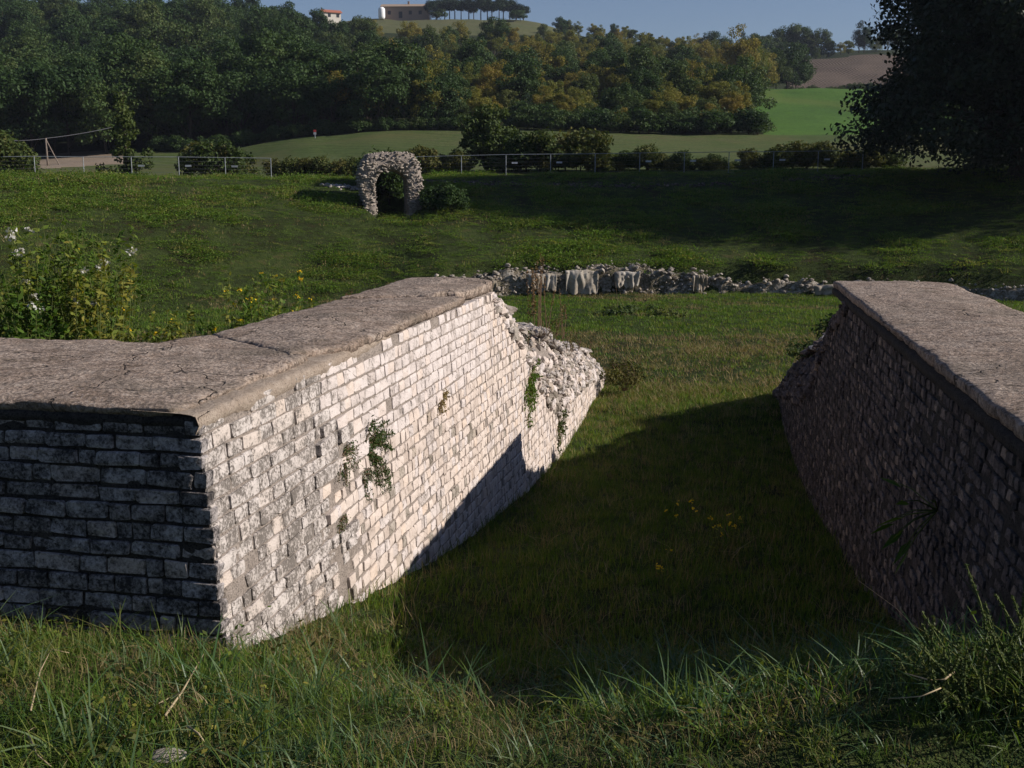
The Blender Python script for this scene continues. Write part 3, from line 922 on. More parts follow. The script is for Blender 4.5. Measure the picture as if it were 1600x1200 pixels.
# ------------------------------------------------------------------ rays, for reading off where things stand
def ray(X, Y):
    a = R(TILT)
    d = np.array([(X - 800) / 1680.0, 1.0, -(Y - 600) / 1680.0])
    return np.array([d[0], d[1] * math.cos(a) + d[2] * math.sin(a), -d[1] * math.sin(a) + d[2] * math.cos(a)])
def on_left_face(X, Y, off=0.0):
    d = ray(X, Y); o = np.array([0, 0, EYE])
    n = V3 + UP * BL; p0 = faceL(0, ZT, off)
    k = ((p0 - o) @ n) / (d @ n)
    return o + d * k
def on_ground(X, Y, dmax=200):
    d = ray(X, Y); o = np.array([0, 0, EYE]); k = 1.5
    while k < dmax:
        p = o + d * k
        if p[2] < Hs(p[0], p[1]): return p
        k *= 1.01
    return o + d * dmax
def at(X, y):
    """ground point at a bearing and a distance"""
    x = (X - 800) / 1706.0 * y
    return np.array([x, y, Hs(x, y)])

# ------------------------------------------------------------------ leaves
def leaf_quads(P, Nn, L, W, rng, droop=None):
    n = len(P)
    T = rng.normal(size=(n, 3))
    T -= Nn * (T * Nn).sum(1, keepdims=True)
    T /= np.linalg.norm(T, axis=1, keepdims=True) + 1e-9
    B = np.cross(Nn, T)
    L = np.broadcast_to(L, (n,))[:, None]; W = np.broadcast_to(W, (n,))[:, None]
    V = np.stack([P - T * L / 2, P + B * W / 2 + T * L * 0.05, P + T * L / 2, P - B * W / 2 + T * L * 0.05], 1).reshape(-1, 3)
    F = np.arange(n * 4).reshape(-1, 4)
    return V, F, np.repeat(rng.random(n), 4)
def crown_points(clumps, per, rng, up=0.35, shell=0.55):
    Ps, Ns = [], []
    for c, rad in clumps:
        n = int(per * rng.uniform(0.75, 1.25))
        D = rng.normal(size=(n, 3)); D /= np.linalg.norm(D, axis=1, keepdims=True)
        rr = (shell + (1 - shell) * rng.random(n)) * np.where(rng.random(n) < 0.2, 1.18, 1.0)
        rad = np.asarray(rad) if hasattr(rad, '__len__') else np.array([rad, rad, rad * 0.8])
        Ps.append(np.asarray(c) + D * rr[:, None] * rad)
        N = D * 0.7 + rng.normal(size=(n, 3)) * 0.55 + np.array([0, 0, up])
        Ns.append(N / np.linalg.norm(N, axis=1, keepdims=True))
    return np.vstack(Ps), np.vstack(Ns)
def ellipsoid_clumps(n, cx, rx, ry, rz, crad, rng, zmin=-0.75, shell=0.7):
    out = []
    k = 0
    while len(out) < n and k < n * 20:
        k += 1
        d = rng.normal(size=3); d /= np.linalg.norm(d)
        if d[2] < zmin: continue
        q = shell + (1 - shell) * rng.random()
        if rng.random() < 0.3: q *= rng.uniform(0.3, 0.9)
        out.append((np.array(cx) + d * np.array([rx, ry, rz]) * q, crad * rng.uniform(0.7, 1.25)))
    return out
def tree_mesh(name, seed, h, rx, rz, base, nclump, per, crad, leaf, mat, trunk_r=0.16, aspect=0.65, zmin=-0.7, shell=0.65, lean=0.0):
    """whole small tree as one mesh of two materials: trunk with limbs and leafy crown"""
    rng = np.random.default_rng(seed)
    cz = base + rz
    cl = ellipsoid_clumps(nclump, (lean, 0, cz), rx, rx, rz, crad, rng, zmin, shell)
    P, N = crown_points(cl, per, rng)
    V, F, rd = leaf_quads(P, N, leaf * rng.uniform(0.7, 1.3, len(P)), leaf * aspect * rng.uniform(0.7, 1.2, len(P)), rng)
    mb = MB()
    mb.tube([(0, 0, -0.6), (0.05, 0, base * 0.5), (lean * 0.5, 0.05, cz), (lean, 0, cz + rz * 0.7)], [trunk_r * 1.2, trunk_r, trunk_r * 0.7, trunk_r * 0.2], 6)
    for c, _ in cl[:10]:
        z0 = rng.uniform(base * 0.6, cz)
        mb.tube([(lean * 0.3, 0, z0), tuple(np.array([0, 0, z0]) * 0.45 + np.asarray(c) * 0.55 - np.array([0, 0, 0.1])), tuple(c)], [trunk_r * 0.5, trunk_r * 0.3, 0.03], 4)
    allV = np.vstack([V, np.array(mb.v)])
    nq = len(F); b = len(V)
    faces = [tuple(f) for f in F] + [tuple(i + b for i in f) for f in mb.f]
    fm = [0] * nq + [1] * len(mb.f)
    return make_mesh(name, allV, faces, [MAT[mat], MAT['bark']], attrs={'rnd': np.concatenate([rd, np.zeros(len(mb.v))])}, fmat=fm)
def place(name, me, p, rz, sc, label, cat, group=None, sz=None):
    o = link(name, me)
    o.location = p; o.rotation_euler = (0, 0, rz); o.scale = (sc, sc, sz or sc)
    tag(o, label, cat, group)
    return o

# ------------------------------------------------------------------ the hillside wood
rngw = np.random.default_rng(5)
OAK = [tree_mesh('oak', 200 + k, 11, 3.6 + 0.4 * (k % 3), 4.2 + 0.5 * (k % 2), 0.5, 40, 210, 1.25, 0.36, 'oak_leaf') for k in range(5)]
LOC = [tree_mesh('locust', 240 + k, 9, 2.6 + 0.4 * (k % 2), 3.6 + 0.5 * (k % 3), 0.5, 36, 170, 0.95, 0.32, 'locust_leaf', 0.12, 0.55, -0.6, 0.5) for k in range(5)]
OLV = [tree_mesh('broadleaf', 260 + k, 9, 3.0, 3.8, 0.4, 34, 185, 1.1, 0.34, 'olive_leaf', 0.14) for k in range(4)]
CON = [tree_mesh('conifer', 280 + k, 9, 1.9, 4.6, 1.0, 26, 90, 0.95, 0.36, 'conifer_leaf', 0.13, 0.4, -0.9, 0.6) for k in range(2)]
SHR = [tree_mesh('shrub', 290 + k, 2, 1.7, 1.25, 0.15, 22, 85, 0.62, 0.26, 'bush_leaf', 0.05, 0.6, -0.5, 0.6) for k in range(4)]
DSH = [tree_mesh('shrub', 300 + k, 3, 2.2, 1.6, 0.1, 24, 95, 0.8, 0.34, 'oak_leaf', 0.06, 0.6, -0.5, 0.6) for k in range(3)]
LAB = {
 'o': ('oak_tree', 'dark green rounded tree in the dense wood left of the hilltop houses', 'tree', 'dark trees of the hillside wood'),
 'l': ('locust_tree', 'ochre and yellowing autumn tree among the hillside wood', 'tree', 'yellowing trees of the hillside wood'),
 'v': ('broadleaf_tree', 'dull olive green tree mixed among the yellowing wood', 'tree', 'olive green trees of the hillside wood'),
 'c': ('conifer_tree', 'narrow blackish green conifer standing out of the yellowing wood', 'tree', 'conifers in the hillside wood')}
cnt = 0
pts = []
for y0, sp in [(114, 4.6), (118.5, 4.8), (123, 5), (128, 5.2), (134, 5.4), (140, 5.6), (147, 6), (155, 6.4), (163, 6.7), (172, 7), (182, 7.4), (193, 7.8), (205, 8.2), (218, 8.6), (232, 9), (247, 9.6), (263, 10), (280, 10.5), (298, 11), (317, 11.5), (337, 12), (358, 13), (380, 14)]:
    x = -0.52 * y0
    while x < 0.235 * y0:
        x += sp * rngw.uniform(0.75, 1.25)
        yy = y0 + rngw.uniform(-0.45, 0.45) * sp
        pts.append((x, yy))
for x, yy in list(pts):
    if 800 + 1706 * x / yy > 500 and rngw.random() < 0.75: pts.append((x + rngw.uniform(-4, 4), yy + rngw.uniform(-4, 4)))
for x, yy in pts:
    X = 800 + 1706 * x / yy
    lim = np.interp(X, [-100, 380, 470, 500, 560, 820, 880, 1180], [300, 290, 285, 268, 280, 292, 380, 410])
    if yy > lim: continue
    right = np.interp(yy, [112, 150, 220, 300], [1150, 1160, 1172, 1205])
    if X > right: continue
    darkness = ss(640, 500, X + 60 * rngw.normal() - 0.35 * (yy - 115))
    front = yy < 125
    u = rngw.random()
    if u < darkness: k = 'o'
    else:
        u = rngw.random()
        k = 'l' if u < 0.58 else ('v' if u < 0.86 else ('c' if u < 0.9 else 'o'))
    me = {'o': OAK, 'l': LOC, 'v': OLV, 'c': CON}[k]
    me = me[rngw.integers(len(me))]
    sc = {'o': rngw.uniform(1.05, 1.5), 'l': rngw.uniform(0.95, 1.35), 'v': rngw.uniform(0.85, 1.2), 'c': rngw.uniform(0.8, 1.15)}[k]
    sc *= 0.72 if X < 480 else 0.66
    if X < 470 and yy > 185: sc *= 1.2
    if k == 'o' and X < 480: sc *= 1.08
    if X > 560 and yy > 285: sc *= 0.8
    if X > 700: sc *= np.interp(yy, [114, 128, 150], [0.55, 0.75, 1.0])
    nm, lb, ct, gp = LAB[k]
    if k == 'o' and X > 520: lb, gp = 'dark green tree scattered among the yellowing trees of the hillside', 'dark trees among the yellowing wood'
    place(nm, me, (x, yy, Hs(x, yy) - 0.2), rngw.uniform(0, 6.28), sc, lb, ct, gp)
    cnt += 1
# dark scrub along the foot of the wood
for X in np.arange(250, 1190, 13):
    for rowk in range(2 if X > 760 else 1):
        y0 = 111.5 + rowk * 4.5 + rngw.uniform(-0.8, 0.8)
        p = at(X + rngw.uniform(-6, 6), y0)
        place('shrub', DSH[rngw.integers(3)], p - np.array([0, 0, 0.25]), rngw.uniform(0, 6.28), rngw.uniform(0.6, 1.0) * (0.85 if X > 800 else 0.55),
              'low dark shrub at the foot of the wood along the meadow', 'shrub', 'shrubs along the foot of the wood')
# hedge at the top of the green field and trees on the far ridge
for X in np.arange(1225, 1420, 9):
    p = at(X, 240 + rngw.uniform(-2, 2))
    place('shrub', DSH[rngw.integers(3)], p - np.array([0, 0, 0.3]), rngw.uniform(0, 6.28), rngw.uniform(0.3, 0.6),
          'dark hedge shrub between the green field and the ploughed field', 'shrub', 'hedge below the ploughed field')
for X, y0, sc, k in [(1108, 366, 1.5, 'o'), (1128, 372, 1.25, 'v'), (1152, 368, 1.3, 'c'), (1168, 372, 1.5, 'o'), (1182, 366, 1.4, 'o'), (1204, 372, 1.55, 'o'), (1218, 372, 1.5, 'o'), (1232, 372, 1.7, 'o'), (1246, 370, 1.55, 'o'), (1258, 368, 1.45, 'v'), (1272, 368, 1.3, 'o'), (1284, 364, 1.0, 'v'), (1302, 356, 0.8, 'l'), (1314, 360, 0.8, 'v'), (1330, 362, 1.45, 'c'), (1338, 362, 1.2, 'o'), (1356, 366, 0.9, 'v'), (1374, 370, 1.2, 'o'), (1392, 372, 1.2, 'o'), (1420, 370, 1.0, 'v'), (1215, 352, 0.9, 'o'), (1240, 350, 0.8, 'o'), (1190, 352, 0.95, 'o'), (1265, 350, 0.7, 'v')]:
    me = {'o': OAK, 'l': LOC, 'v': OLV, 'c': CON}[k]
    place('ridge_tree', me[rngw.integers(len(me))], at(X, y0) - np.array([0, 0, 0.4]), rngw.uniform(0, 6.28), sc * 0.72,
          'dark tree on the skyline above the ploughed field', 'tree', 'trees on the skyline above the ploughed field')
# yellow and dark edge trees beside the green field
for X, y0, sc, k in [(1186, 232, 1.1, 'l'), (1206, 236, 1.05, 'v'), (1222, 240, 1.15, 'o'), (1236, 244, 0.9, 'o'), (1168, 226, 1.2, 'l'), (1150, 214, 1.3, 'l')]:
    me = {'o': OAK, 'l': LOC, 'v': OLV, 'c': CON}[k]
    place('edge_tree', me[rngw.integers(len(me))], at(X, y0) - np.array([0, 0, 0.2]), rngw.uniform(0, 6.28), sc,
          {'l': 'golden tree at the corner of the wood by the green field', 'v': 'olive green tree at the corner of the wood by the green field', 'o': 'dark round tree at the corner between green and ploughed field'}[k], 'tree', 'trees at the corner of the wood')

# ------------------------------------------------------------------ the big oak at the right and one beyond the frame
def big_oak(name, p, h, rad, seed, label, low=1.2, nclump=120, per=230, leaf=0.25, gap=True):
    rng = np.random.default_rng(seed)
    root = empty(name, tuple(p)); tag(root, label, 'tree')
    mb = MB()
    tr = 0.42
    mb.tube([(0, 0, -0.5), (0.05, 0, 0.6), (-0.1, 0.1, 3.2), (-0.2, 0, h * 0.5), (0, 0, h * 0.86)], [tr * 1.5, tr * 1.1, tr, tr * 0.6, 0.08], 10)
    cl = []
    for k in range(nclump):
        an = rng.uniform(0, 2 * math.pi); f = rng.random() ** 0.75
        z = low + (h - low) * f
        env = rad * np.interp((z - low) / (h - low), [0, 0.12, 0.3, 0.5, 0.75, 1.0], [0.9, 0.97, 0.88, 0.86, 0.72, 0.2])
        q = rng.uniform(0.62, 1.0) if rng.random() < 0.62 else rng.uniform(0.1, 0.62)
        c = np.array([math.cos(an) * env * q, math.sin(an) * env * q, z])
        if gap and 1.2 < z < 2.3 and -2.6 < c[0] < -0.8 and rng.random() < 0.6: continue
        cl.append((c, rng.uniform(0.9, 1.6)))
    for c, r_ in cl:
        if rng.random() < 0.55:
            z0 = min(h * 0.8, max(1.6, c[2] * rng.uniform(0.4, 0.75)))
            mid = np.array([c[0] * 0.5, c[1] * 0.5, (z0 + c[2]) / 2 + 0.3])
            mb.tube([(0, 0, z0), tuple(mid), tuple(c)], [0.13, 0.08, 0.02], 5, False)
    mb.build('trunk', MAT['bark'], root, True)
    P, N = crown_points(cl, per, rng, 0.3, 0.35)
    V, F, rd = leaf_quads(P, N, leaf * rng.uniform(0.6, 1.35, len(P)), leaf * 0.6 * rng.uniform(0.7, 1.2, len(P)), rng)
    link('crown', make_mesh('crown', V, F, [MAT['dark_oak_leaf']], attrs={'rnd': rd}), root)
    return root
p = at(1590, 50.5)
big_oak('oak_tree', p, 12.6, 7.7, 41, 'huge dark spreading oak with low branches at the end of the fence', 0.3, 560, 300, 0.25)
big_oak('oak_tree', np.array([37.0, 46.0, Hs(37.0, 46.0)]), 13, 6.5, 42, 'dark oak out beyond the huge spreading oak', 1.2, 70, 200, 0.3, False)

# slender ivy-clad tree by the left fence
def slender():
    rng = np.random.default_rng(71)
    p = at(200, 54.6)
    root = empty('slender_tree', tuple(p)); tag(root, 'slender upright young tree with ivy-clad foot beside the metal fence', 'tree')
    mb = MB(); mb.tube([(0, 0, -0.3), (0.03, 0, 1.5), (0.0, 0.05, 3.0), (0.05, 0, 4.3)], [0.09, 0.07, 0.045, 0.01], 6)
    mb.build('trunk', MAT['bark'], root, True)
    cl = [(np.array([rng.normal(0, 0.26) * np.interp(z, [1, 2.6, 4.3], [1, 1.1, 0.35]), rng.normal(0, 0.25), z]), 0.3) for z in rng.uniform(1.2, 4.2, 34)]
    P, N = crown_points(cl, 40, rng)
    V, F, rd = leaf_quads(P, N, 0.17 * rng.uniform(0.7, 1.3, len(P)), 0.11, rng)
    link('crown', make_mesh('crown', V, F, [MAT['olive_leaf']], attrs={'rnd': rd}), root)
    cl = [(np.array([rng.normal(0.05, 0.4), rng.normal(0, 0.35), z]), 0.33) for z in rng.uniform(0.1, 1.5, 24)]
    P, N = crown_points(cl, 60, rng)
    V, F, rd = leaf_quads(P, N, 0.17 * rng.uniform(0.7, 1.3, len(P)), 0.12, rng)
    link('ivy', make_mesh('ivy', V, F, [MAT['bush_leaf']], attrs={'rnd': rd}), root)
slender()
# tall bush behind the right fence
def tall_bush():
    rng = np.random.default_rng(73)
    p = at(762, 60.5)
    root = empty('tall_bush', tuple(p)); tag(root, 'tall rounded dark green bush rising behind the metal fence', 'bush')
    mb = MB()
    for k in range(6): mb.tube([(0, 0, -0.3), (rng.normal(0, .4), rng.normal(0, .4), 1.2), (rng.normal(0, .9), rng.normal(0, .6), 2.6)], [0.07, 0.05, 0.015], 5)
    mb.build('trunk', MAT['bark'], root, True)
    cl = ellipsoid_clumps(95, (0, 0, 1.7), 1.5, 1.3, 1.9, 0.5, rng, -0.8, 0.35)
    P, N = crown_points(cl, 120, rng)
    V, F, rd = leaf_quads(P, N, 0.2 * rng.uniform(0.7, 1.3, len(P)), 0.11, rng)
    link('crown', make_mesh('crown', V, F, [MAT['olive_leaf']], attrs={'rnd': rd}), root)
tall_bush()
# scrub along the fence
rngs = np.random.default_rng(77)
for X in list(np.arange(640, 1400, 8)):
    if 735 < X < 775: continue
    p = at(X + rngs.uniform(-6, 6), 59.4 + rngs.uniform(-0.9, 1.4))
    hh = 0.4 if X > 930 else 0.45
    if 800 < X < 920: hh = 0.8
    place('shrub', SHR[rngs.integers(4)], p - np.array([0, 0, 0.15]), rngs.uniform(0, 6.28), hh * rngs.uniform(0.6, 1.2) * (0.8 + 1.6 * float(fbm(np.array(X * 0.013), np.array(2.2), 3)) + 0.25 * rngs.random()),
          'scrubby bush growing behind the metal fence at the far crest', 'shrub', 'scrub along the far fence', )
for X, y0, sc in [(5, 53.5, 0.9), (25, 53.0, 0.75), (-25, 53, 1.0), (300, 57.5, 0.6), (325, 58, 0.85), (350, 57.5, 0.8), (375, 58, 0.55), (430, 57.2, 0.4), (455, 57, 0.45), (480, 57, 0.42), (505, 57, 0.45), (530, 57, 0.4), (550, 57, 0.45)]:
    place('shrub', SHR[rngs.integers(4)], at(X, y0) - np.array([0, 0, 0.15]), rngs.uniform(0, 6.28), sc,
          'low autumn-tinted shrub on the crest left of the ruined arch', 'shrub', 'shrubs on the crest left of the arch')
for X, Y0, sc in [(690, 47.2, 0.34), (704, 47.0, 0.3), (676, 47.6, 0.28), (586, 51.4, 0.4), (598, 51.2, 0.5), (608, 50.9, 0.5), (620, 51.3, 0.45)]:
    place('shrub', DSH[rngs.integers(3)], at(X, Y0) - np.array([0, 0, 0.1]), rngs.uniform(0, 6.28), sc * 1.15,
          'dark clump of brambles growing against the ruined arch', 'shrub', 'brambles beside the ruined arch')

# ------------------------------------------------------------------ ruined arch on the far bank
def arch():
    z0 = 2.8
    root = empty('ruined_arch', (AX, AY, z0)); root.rotation_euler = (0, 0, R(13))
    tag(root, 'freestanding ruined rubble archway set in the far grassy bank', 'arch')
    def prof():
        out = [(-1.22, -0.6), (-1.12, 0.4), (-1.3, 1.3), (-1.38, 1.9), (-1.2, 2.35), (-0.98, 2.68), (-0.3, 2.78), (0.4, 2.78), (0.98, 2.7), (1.22, 2.3), (1.32, 1.7), (1.34, 1.25), (1.08, 1.12), (1.38, 0.75), (1.3, 0.3), (1.45, -0.6)]
        inn = [(-0.68, -0.6), (-0.70, 0.6), (-0.74, 1.5)]
        for k in range(9):
            an = math.pi - math.pi * k / 8
            inn.append((0.02 + 0.72 * math.cos(an), 1.5 + 0.55 * math.sin(an)))
        inn += [(0.76, 0.8), (0.72, -0.6)]
        return out, inn
    out, inn = prof()
    def resample(pl, n):
        pl = np.array(pl); sg = np.r_[0, np.cumsum(np.linalg.norm(np.diff(pl, axis=0), axis=1))]
        q = np.linspace(0, sg[-1], n)
        return np.stack([np.interp(q, sg, pl[:, 0]), np.interp(q, sg, pl[:, 1])], 1)
    n = 70
    O = resample(out, n); I = resample(inn, n)
    O = O + 0.10 * np.stack([fbm(O[:, 0] * 5, O[:, 1] * 5, 3), fbm(O[:, 0] * 5 + 9, O[:, 1] * 5, 3)], 1)
    dep = [-0.55, -0.2, 0.2, 0.7, 1.2]
    V = []
    for y in dep:
        for a in O: V.append((a[0], y + 0.12 * float(fbm(a[0] * 3, a[1] * 3 + y, 3)), a[1]))
        for a in I: V.append((a[0], y + 0.08 * float(fbm(a[0] * 3, a[1] * 3 + y, 3)), a[1]))
    F = []
    m = 2 * n
    for j in range(len(dep) - 1):
        for i in range(n - 1):
            F.append((j * m + i, j * m + i + 1, (j + 1) * m + i + 1, (j + 1) * m + i))
            F.append((j * m + n + i, (j + 1) * m + n + i, (j + 1) * m + n + i + 1, j * m + n + i + 1))
    for i in range(n - 1):
        F.append((i, n + i, n + i + 1, i + 1))
        b = (len(dep) - 1) * m
        F.append((b + i, b + i + 1, b + n + i + 1, b + n + i))
    link('mortar_core', make_mesh('mortar_core', V, F, [MAT['mortar']], smooth=True), root)
    r = random.Random(5); VV = []; FF = []; RD = []; b = 0
    def rock(p, w, h):
        nonlocal b
        v, f = UROCK[r.randrange(10)]
        an = r.uniform(0, 6.28); ca, sa = math.cos(an), math.sin(an)
        q = v * np.array([w, w * 0.8, h])
        q = np.stack([q[:, 0] * ca - q[:, 1] * sa, q[:, 0] * sa + q[:, 1] * ca, q[:, 2]], 1) + np.array(p)
        VV.append(q); FF.extend([tuple(i + b for i in g) for g in f]); RD.append(np.full(len(v), r.random())); b += len(v)
    for _ in range(900):           # front face
        i = r.randrange(n); f = r.random()
        a = O[i] * (1 - f) + I[i] * f
        rock((a[0] + r.gauss(0, .03), -0.52 + r.gauss(0, .03), a[1] + r.gauss(0, .03)), 0.08 + 0.2 * r.random() ** 2, r.uniform(0.06, 0.13))
    for _ in range(1100):           # outside and top, inside of the jambs
        i = r.randrange(n)
        a = O[i]; rock((a[0], r.uniform(-0.55, 1.2), a[1]), r.uniform(0.1, 0.22), r.uniform(0.07, 0.13))
        if r.random() < 0.45:
            a = I[i]; rock((a[0], r.uniform(-0.5, 0.55), a[1]), r.uniform(0.08, 0.15), r.uniform(0.06, 0.1))
    me = make_mesh('small_stones', np.vstack(VV), FF, [MAT['stone_mossy']], attrs={'rnd': np.concatenate(RD)})
    o = link('small_stones', me, root); o['kind'] = 'stuff'
arch()
def rubble_bank(name, pts, n, seed, label, w=0.5, sz=(0.1, 0.28), mat='stone_rough'):
    r = random.Random(seed); VV = []; FF = []; RD = []; b = 0
    pts = np.array(pts)
    o0 = np.array([pts[0][0], pts[0][1], Hs(*pts[0])])
    for _ in range(n):
        k = r.uniform(0, len(pts) - 1.001); i = int(k); f = k - i
        xy = pts[i] * (1 - f) + pts[i + 1] * f + np.array([r.gauss(0, w * 0.4), r.gauss(0, w)])
        v, fc = UROCK[r.randrange(10)]
        s = r.uniform(*sz)
        q = v * np.array([s, s * 0.9, s * 0.55]) + np.array([xy[0], xy[1], Hs(xy[0], xy[1]) + s * 0.12]) - o0
        VV.append(q); FF.extend([tuple(i2 + b for i2 in g) for g in fc]); RD.append(np.full(len(v), r.random())); b += len(v)
    o = link(name, make_mesh(name, np.vstack(VV), FF, [MAT[mat]], attrs={'rnd': np.concatenate(RD)}), None, tuple(o0))
    tag(o, label, 'rubble', kind='stuff')
rubble_bank('rubble_footing', [at(660, 53)[:2], at(800, 53)[:2], at(950, 53)[:2], at(1150, 53)[:2], at(1345, 53)[:2], at(1500, 52)[:2]], 900, 8, 'pale strip of loose wall rubble below the far fence', 0.22, (0.06, 0.2), 'stone_grey')
rubble_bank('rubble_footing', [at(508, 50.5)[:2], at(560, 50.5)[:2]], 70, 9, 'few pale stones on the crest beside the ruined arch', 0.2)

# ------------------------------------------------------------------ arena edge: low podium wall hung with torn sheeting
def oval_pt(x, off=0.0):
    y = OC[1] + OB * math.sqrt(max(0.0, 1 - ((x - OC[0]) / OA) ** 2))
    n = np.array([(x - OC[0]) / OA ** 2, (y - OC[1]) / OB ** 2]); n /= np.linalg.norm(n)
    return np.array([x, y]) + n * off
def podium():
    root = empty('podium_wall', (oval_pt(2.0)[0], oval_pt(2.0)[1], 0)); L = np.array(root.location)
    tag(root, 'low crumbling earth and rubble podium wall along the far arena edge', 'podium')
    xs = np.arange(-3.2, 23.5, 0.12); rows = []
    for x in xs:
        hgt = np.interp(x, [-4.6, -3, 0, 5, 8, 8.7, 10, 14, 23], [0.3, 0.55, 0.85, 0.95, 0.75, 0.4, 0.55, 0.5, 0.4]) + 0.7 * float(fbm(np.array(x * 0.9), np.array(3.3), 4))
        col = []
        for z, off in ((-0.3, -0.1), (0.1, -0.05), (hgt * 0.35, 0.0), (hgt * 0.7, 0.02), (hgt * 0.95, 0.1), (hgt, 0.2), (hgt + 0.02, 0.4), (hgt - 0.15, 0.7), (hgt - 0.9, 1.0)):
            p = oval_pt(x, off + 0.45 * float(fbm(np.array(x * 2.6), np.array(z * 3.5 + 7), 4)))
            col.append((p[0] - L[0], p[1] - L[1], z + 0.08 * float(fbm(np.array(x * 3), np.array(z * 3), 3))))
        rows.append(col)
    n = len(rows[0]); V = np.array(rows).reshape(-1, 3)
    F = [(i * n + j, (i + 1) * n + j, (i + 1) * n + j + 1, i * n + j + 1) for i in range(len(xs) - 1) for j in range(n - 1)]
    link('wall_face', make_mesh('wall_face', V, F, [MAT['podium_earth']], smooth=True), root)
    r = random.Random(17); VV = []; FF = []; RD = []; b = 0
    for _ in range(1700):
        i = int(len(xs) * r.random()); j = r.choice([1, 2, 3, 4, 4, 5, 5]); c = np.array(rows[i][j])
        if xs[i] > 8.2 and r.random() < 0.55: continue
        v, fc = UROCK[r.randrange(10)]; s = 0.07 + 0.24 * r.random() ** 2
        an = r.uniform(0, 6.28); q = v * np.array([s, s * 0.8, s * r.uniform(0.4, 0.7)])
        q = np.stack([q[:, 0] * math.cos(an) - q[:, 1] * math.sin(an), q[:, 0] * math.sin(an) + q[:, 1] * math.cos(an), q[:, 2]], 1) + c + np.array([r.gauss(0, .06), r.gauss(0, .05), r.gauss(0, .09)])
        VV.append(q); FF.extend([tuple(k + b for k in g_) for g_ in fc]); RD.append(np.full(len(v), r.random())); b += len(v)
    o = link('small_stones', make_mesh('small_stones', np.vstack(VV), FF, [MAT['stone_mossy']], attrs={'rnd': np.concatenate(RD)}), root); o['kind'] = 'stuff'
t = NT('podium_earth'); p_ = t.pos(); n1 = t.noise(p_, 1.6, 6, 0.65); n2 = t.noise(p_, 12, 5, 0.7)
c_ = t.ramp(t.math('ADD', t.math('MULTIPLY', n1, 0.5), t.math('MULTIPLY', n2, 0.5)), [(0.38, (0.05, 0.055, 0.025)), (0.5, (0.17, 0.14, 0.1)), (0.6, (0.4, 0.36, 0.31))])
MAT['podium_earth'] = t.done(t.pbsdf(c_, 0.95, 0.08, t.bump(n2, 1.0, 0.08)))
podium()
def cloth(x0, x1, zt, zb, seed, label):
    r = random.Random(seed)
    nu, nv = 34, 16
    V = []
    base = np.array([oval_pt((x0 + x1) / 2)[0], oval_pt((x0 + x1) / 2)[1], 0.0])
    ph = r.uniform(0, 9); gathers = r.uniform(0.2, 0.8)
    for j in range(nv):
        q = j / (nv - 1)
        for i in range(nu):
            u = i / (nu - 1)
            pinch = 1 - 0.35 * math.sin(q * math.pi * 0.5) * r.uniform(0.95, 1.05)
            x = x0 + (x1 - x0) * (0.5 + (u - 0.5) * (1 - 0.25 * q * gathers))
            fold = (0.02 + 0.10 * q * abs(math.sin(u * 4 + ph))) * math.sin(u * 17 + ph + 6 * math.sin(u * 3.3 + ph) + 3 * q * math.sin(u * 5 + ph)) + 0.30 * float(fbm(np.array(u * 6 + ph), np.array(q * 2 + ph), 3))
            zz = zt + 0.12 * float(fbm(np.array(u * 4 + ph), np.array(ph), 3)) + (zb - zt) * q
            zz += q * 0.7 * float(fbm(np.array(u * 5 + ph * 2), np.array(ph + 4), 4)) * (zt - zb)
            zz = zz - 0.25 * zt * (1 - q) * max(0.0, math.sin(u * 7 + ph) * gathers) ** 2
            off = -0.17 - fold * 0.8 + 0.5 * max(0, 0.14 - q)
            p = oval_pt(x, off)
            V.append((p[0] - base[0], p[1] - base[1], max(zz, 0.03 + 0.02 * r.random())))
    F = [(j * nu + i, j * nu + i + 1, (j + 1) * nu + i + 1, (j + 1) * nu + i) for j in range(nv - 1) for i in range(nu - 1)]
    o = link('torn_sheet', make_mesh('torn_sheet', V, F, [MAT['sheet_cloth']], smooth=True), None, tuple(base))
    md = o.modifiers.new('thickness', 'SOLIDIFY'); md.thickness = 0.012
    tag(o, label, 'sheet', 'torn sheeting hung on the arena edge')
SHEETS = [(-1.7, -0.6, 0.6, 0.1, 'grey white sheet hanging in narrow folds beside the tall dry mullein'),
          (0.5, 1.7, 0.85, 0.2, 'smooth pale sheet over the podium next to the gathered one'),
          (2.0, 3.3, 0.95, 0.08, 'pale sheet gathered into sagging folds on the podium'),
          (3.9, 4.9, 0.9, 0.3, 'pale sheet with a dusty upper half on the podium'),
          (6.9, 7.5, 0.75, 0.15, 'small pale sheet hanging at the end of the lit podium stretch'),
          (11.4, 13.0, 0.45, 0.05, 'long low shaded grey sheet behind the passage mouth')]
for k, a in enumerate(SHEETS): cloth(a[0], a[1], a[2], a[3], 400 + k, a[4])

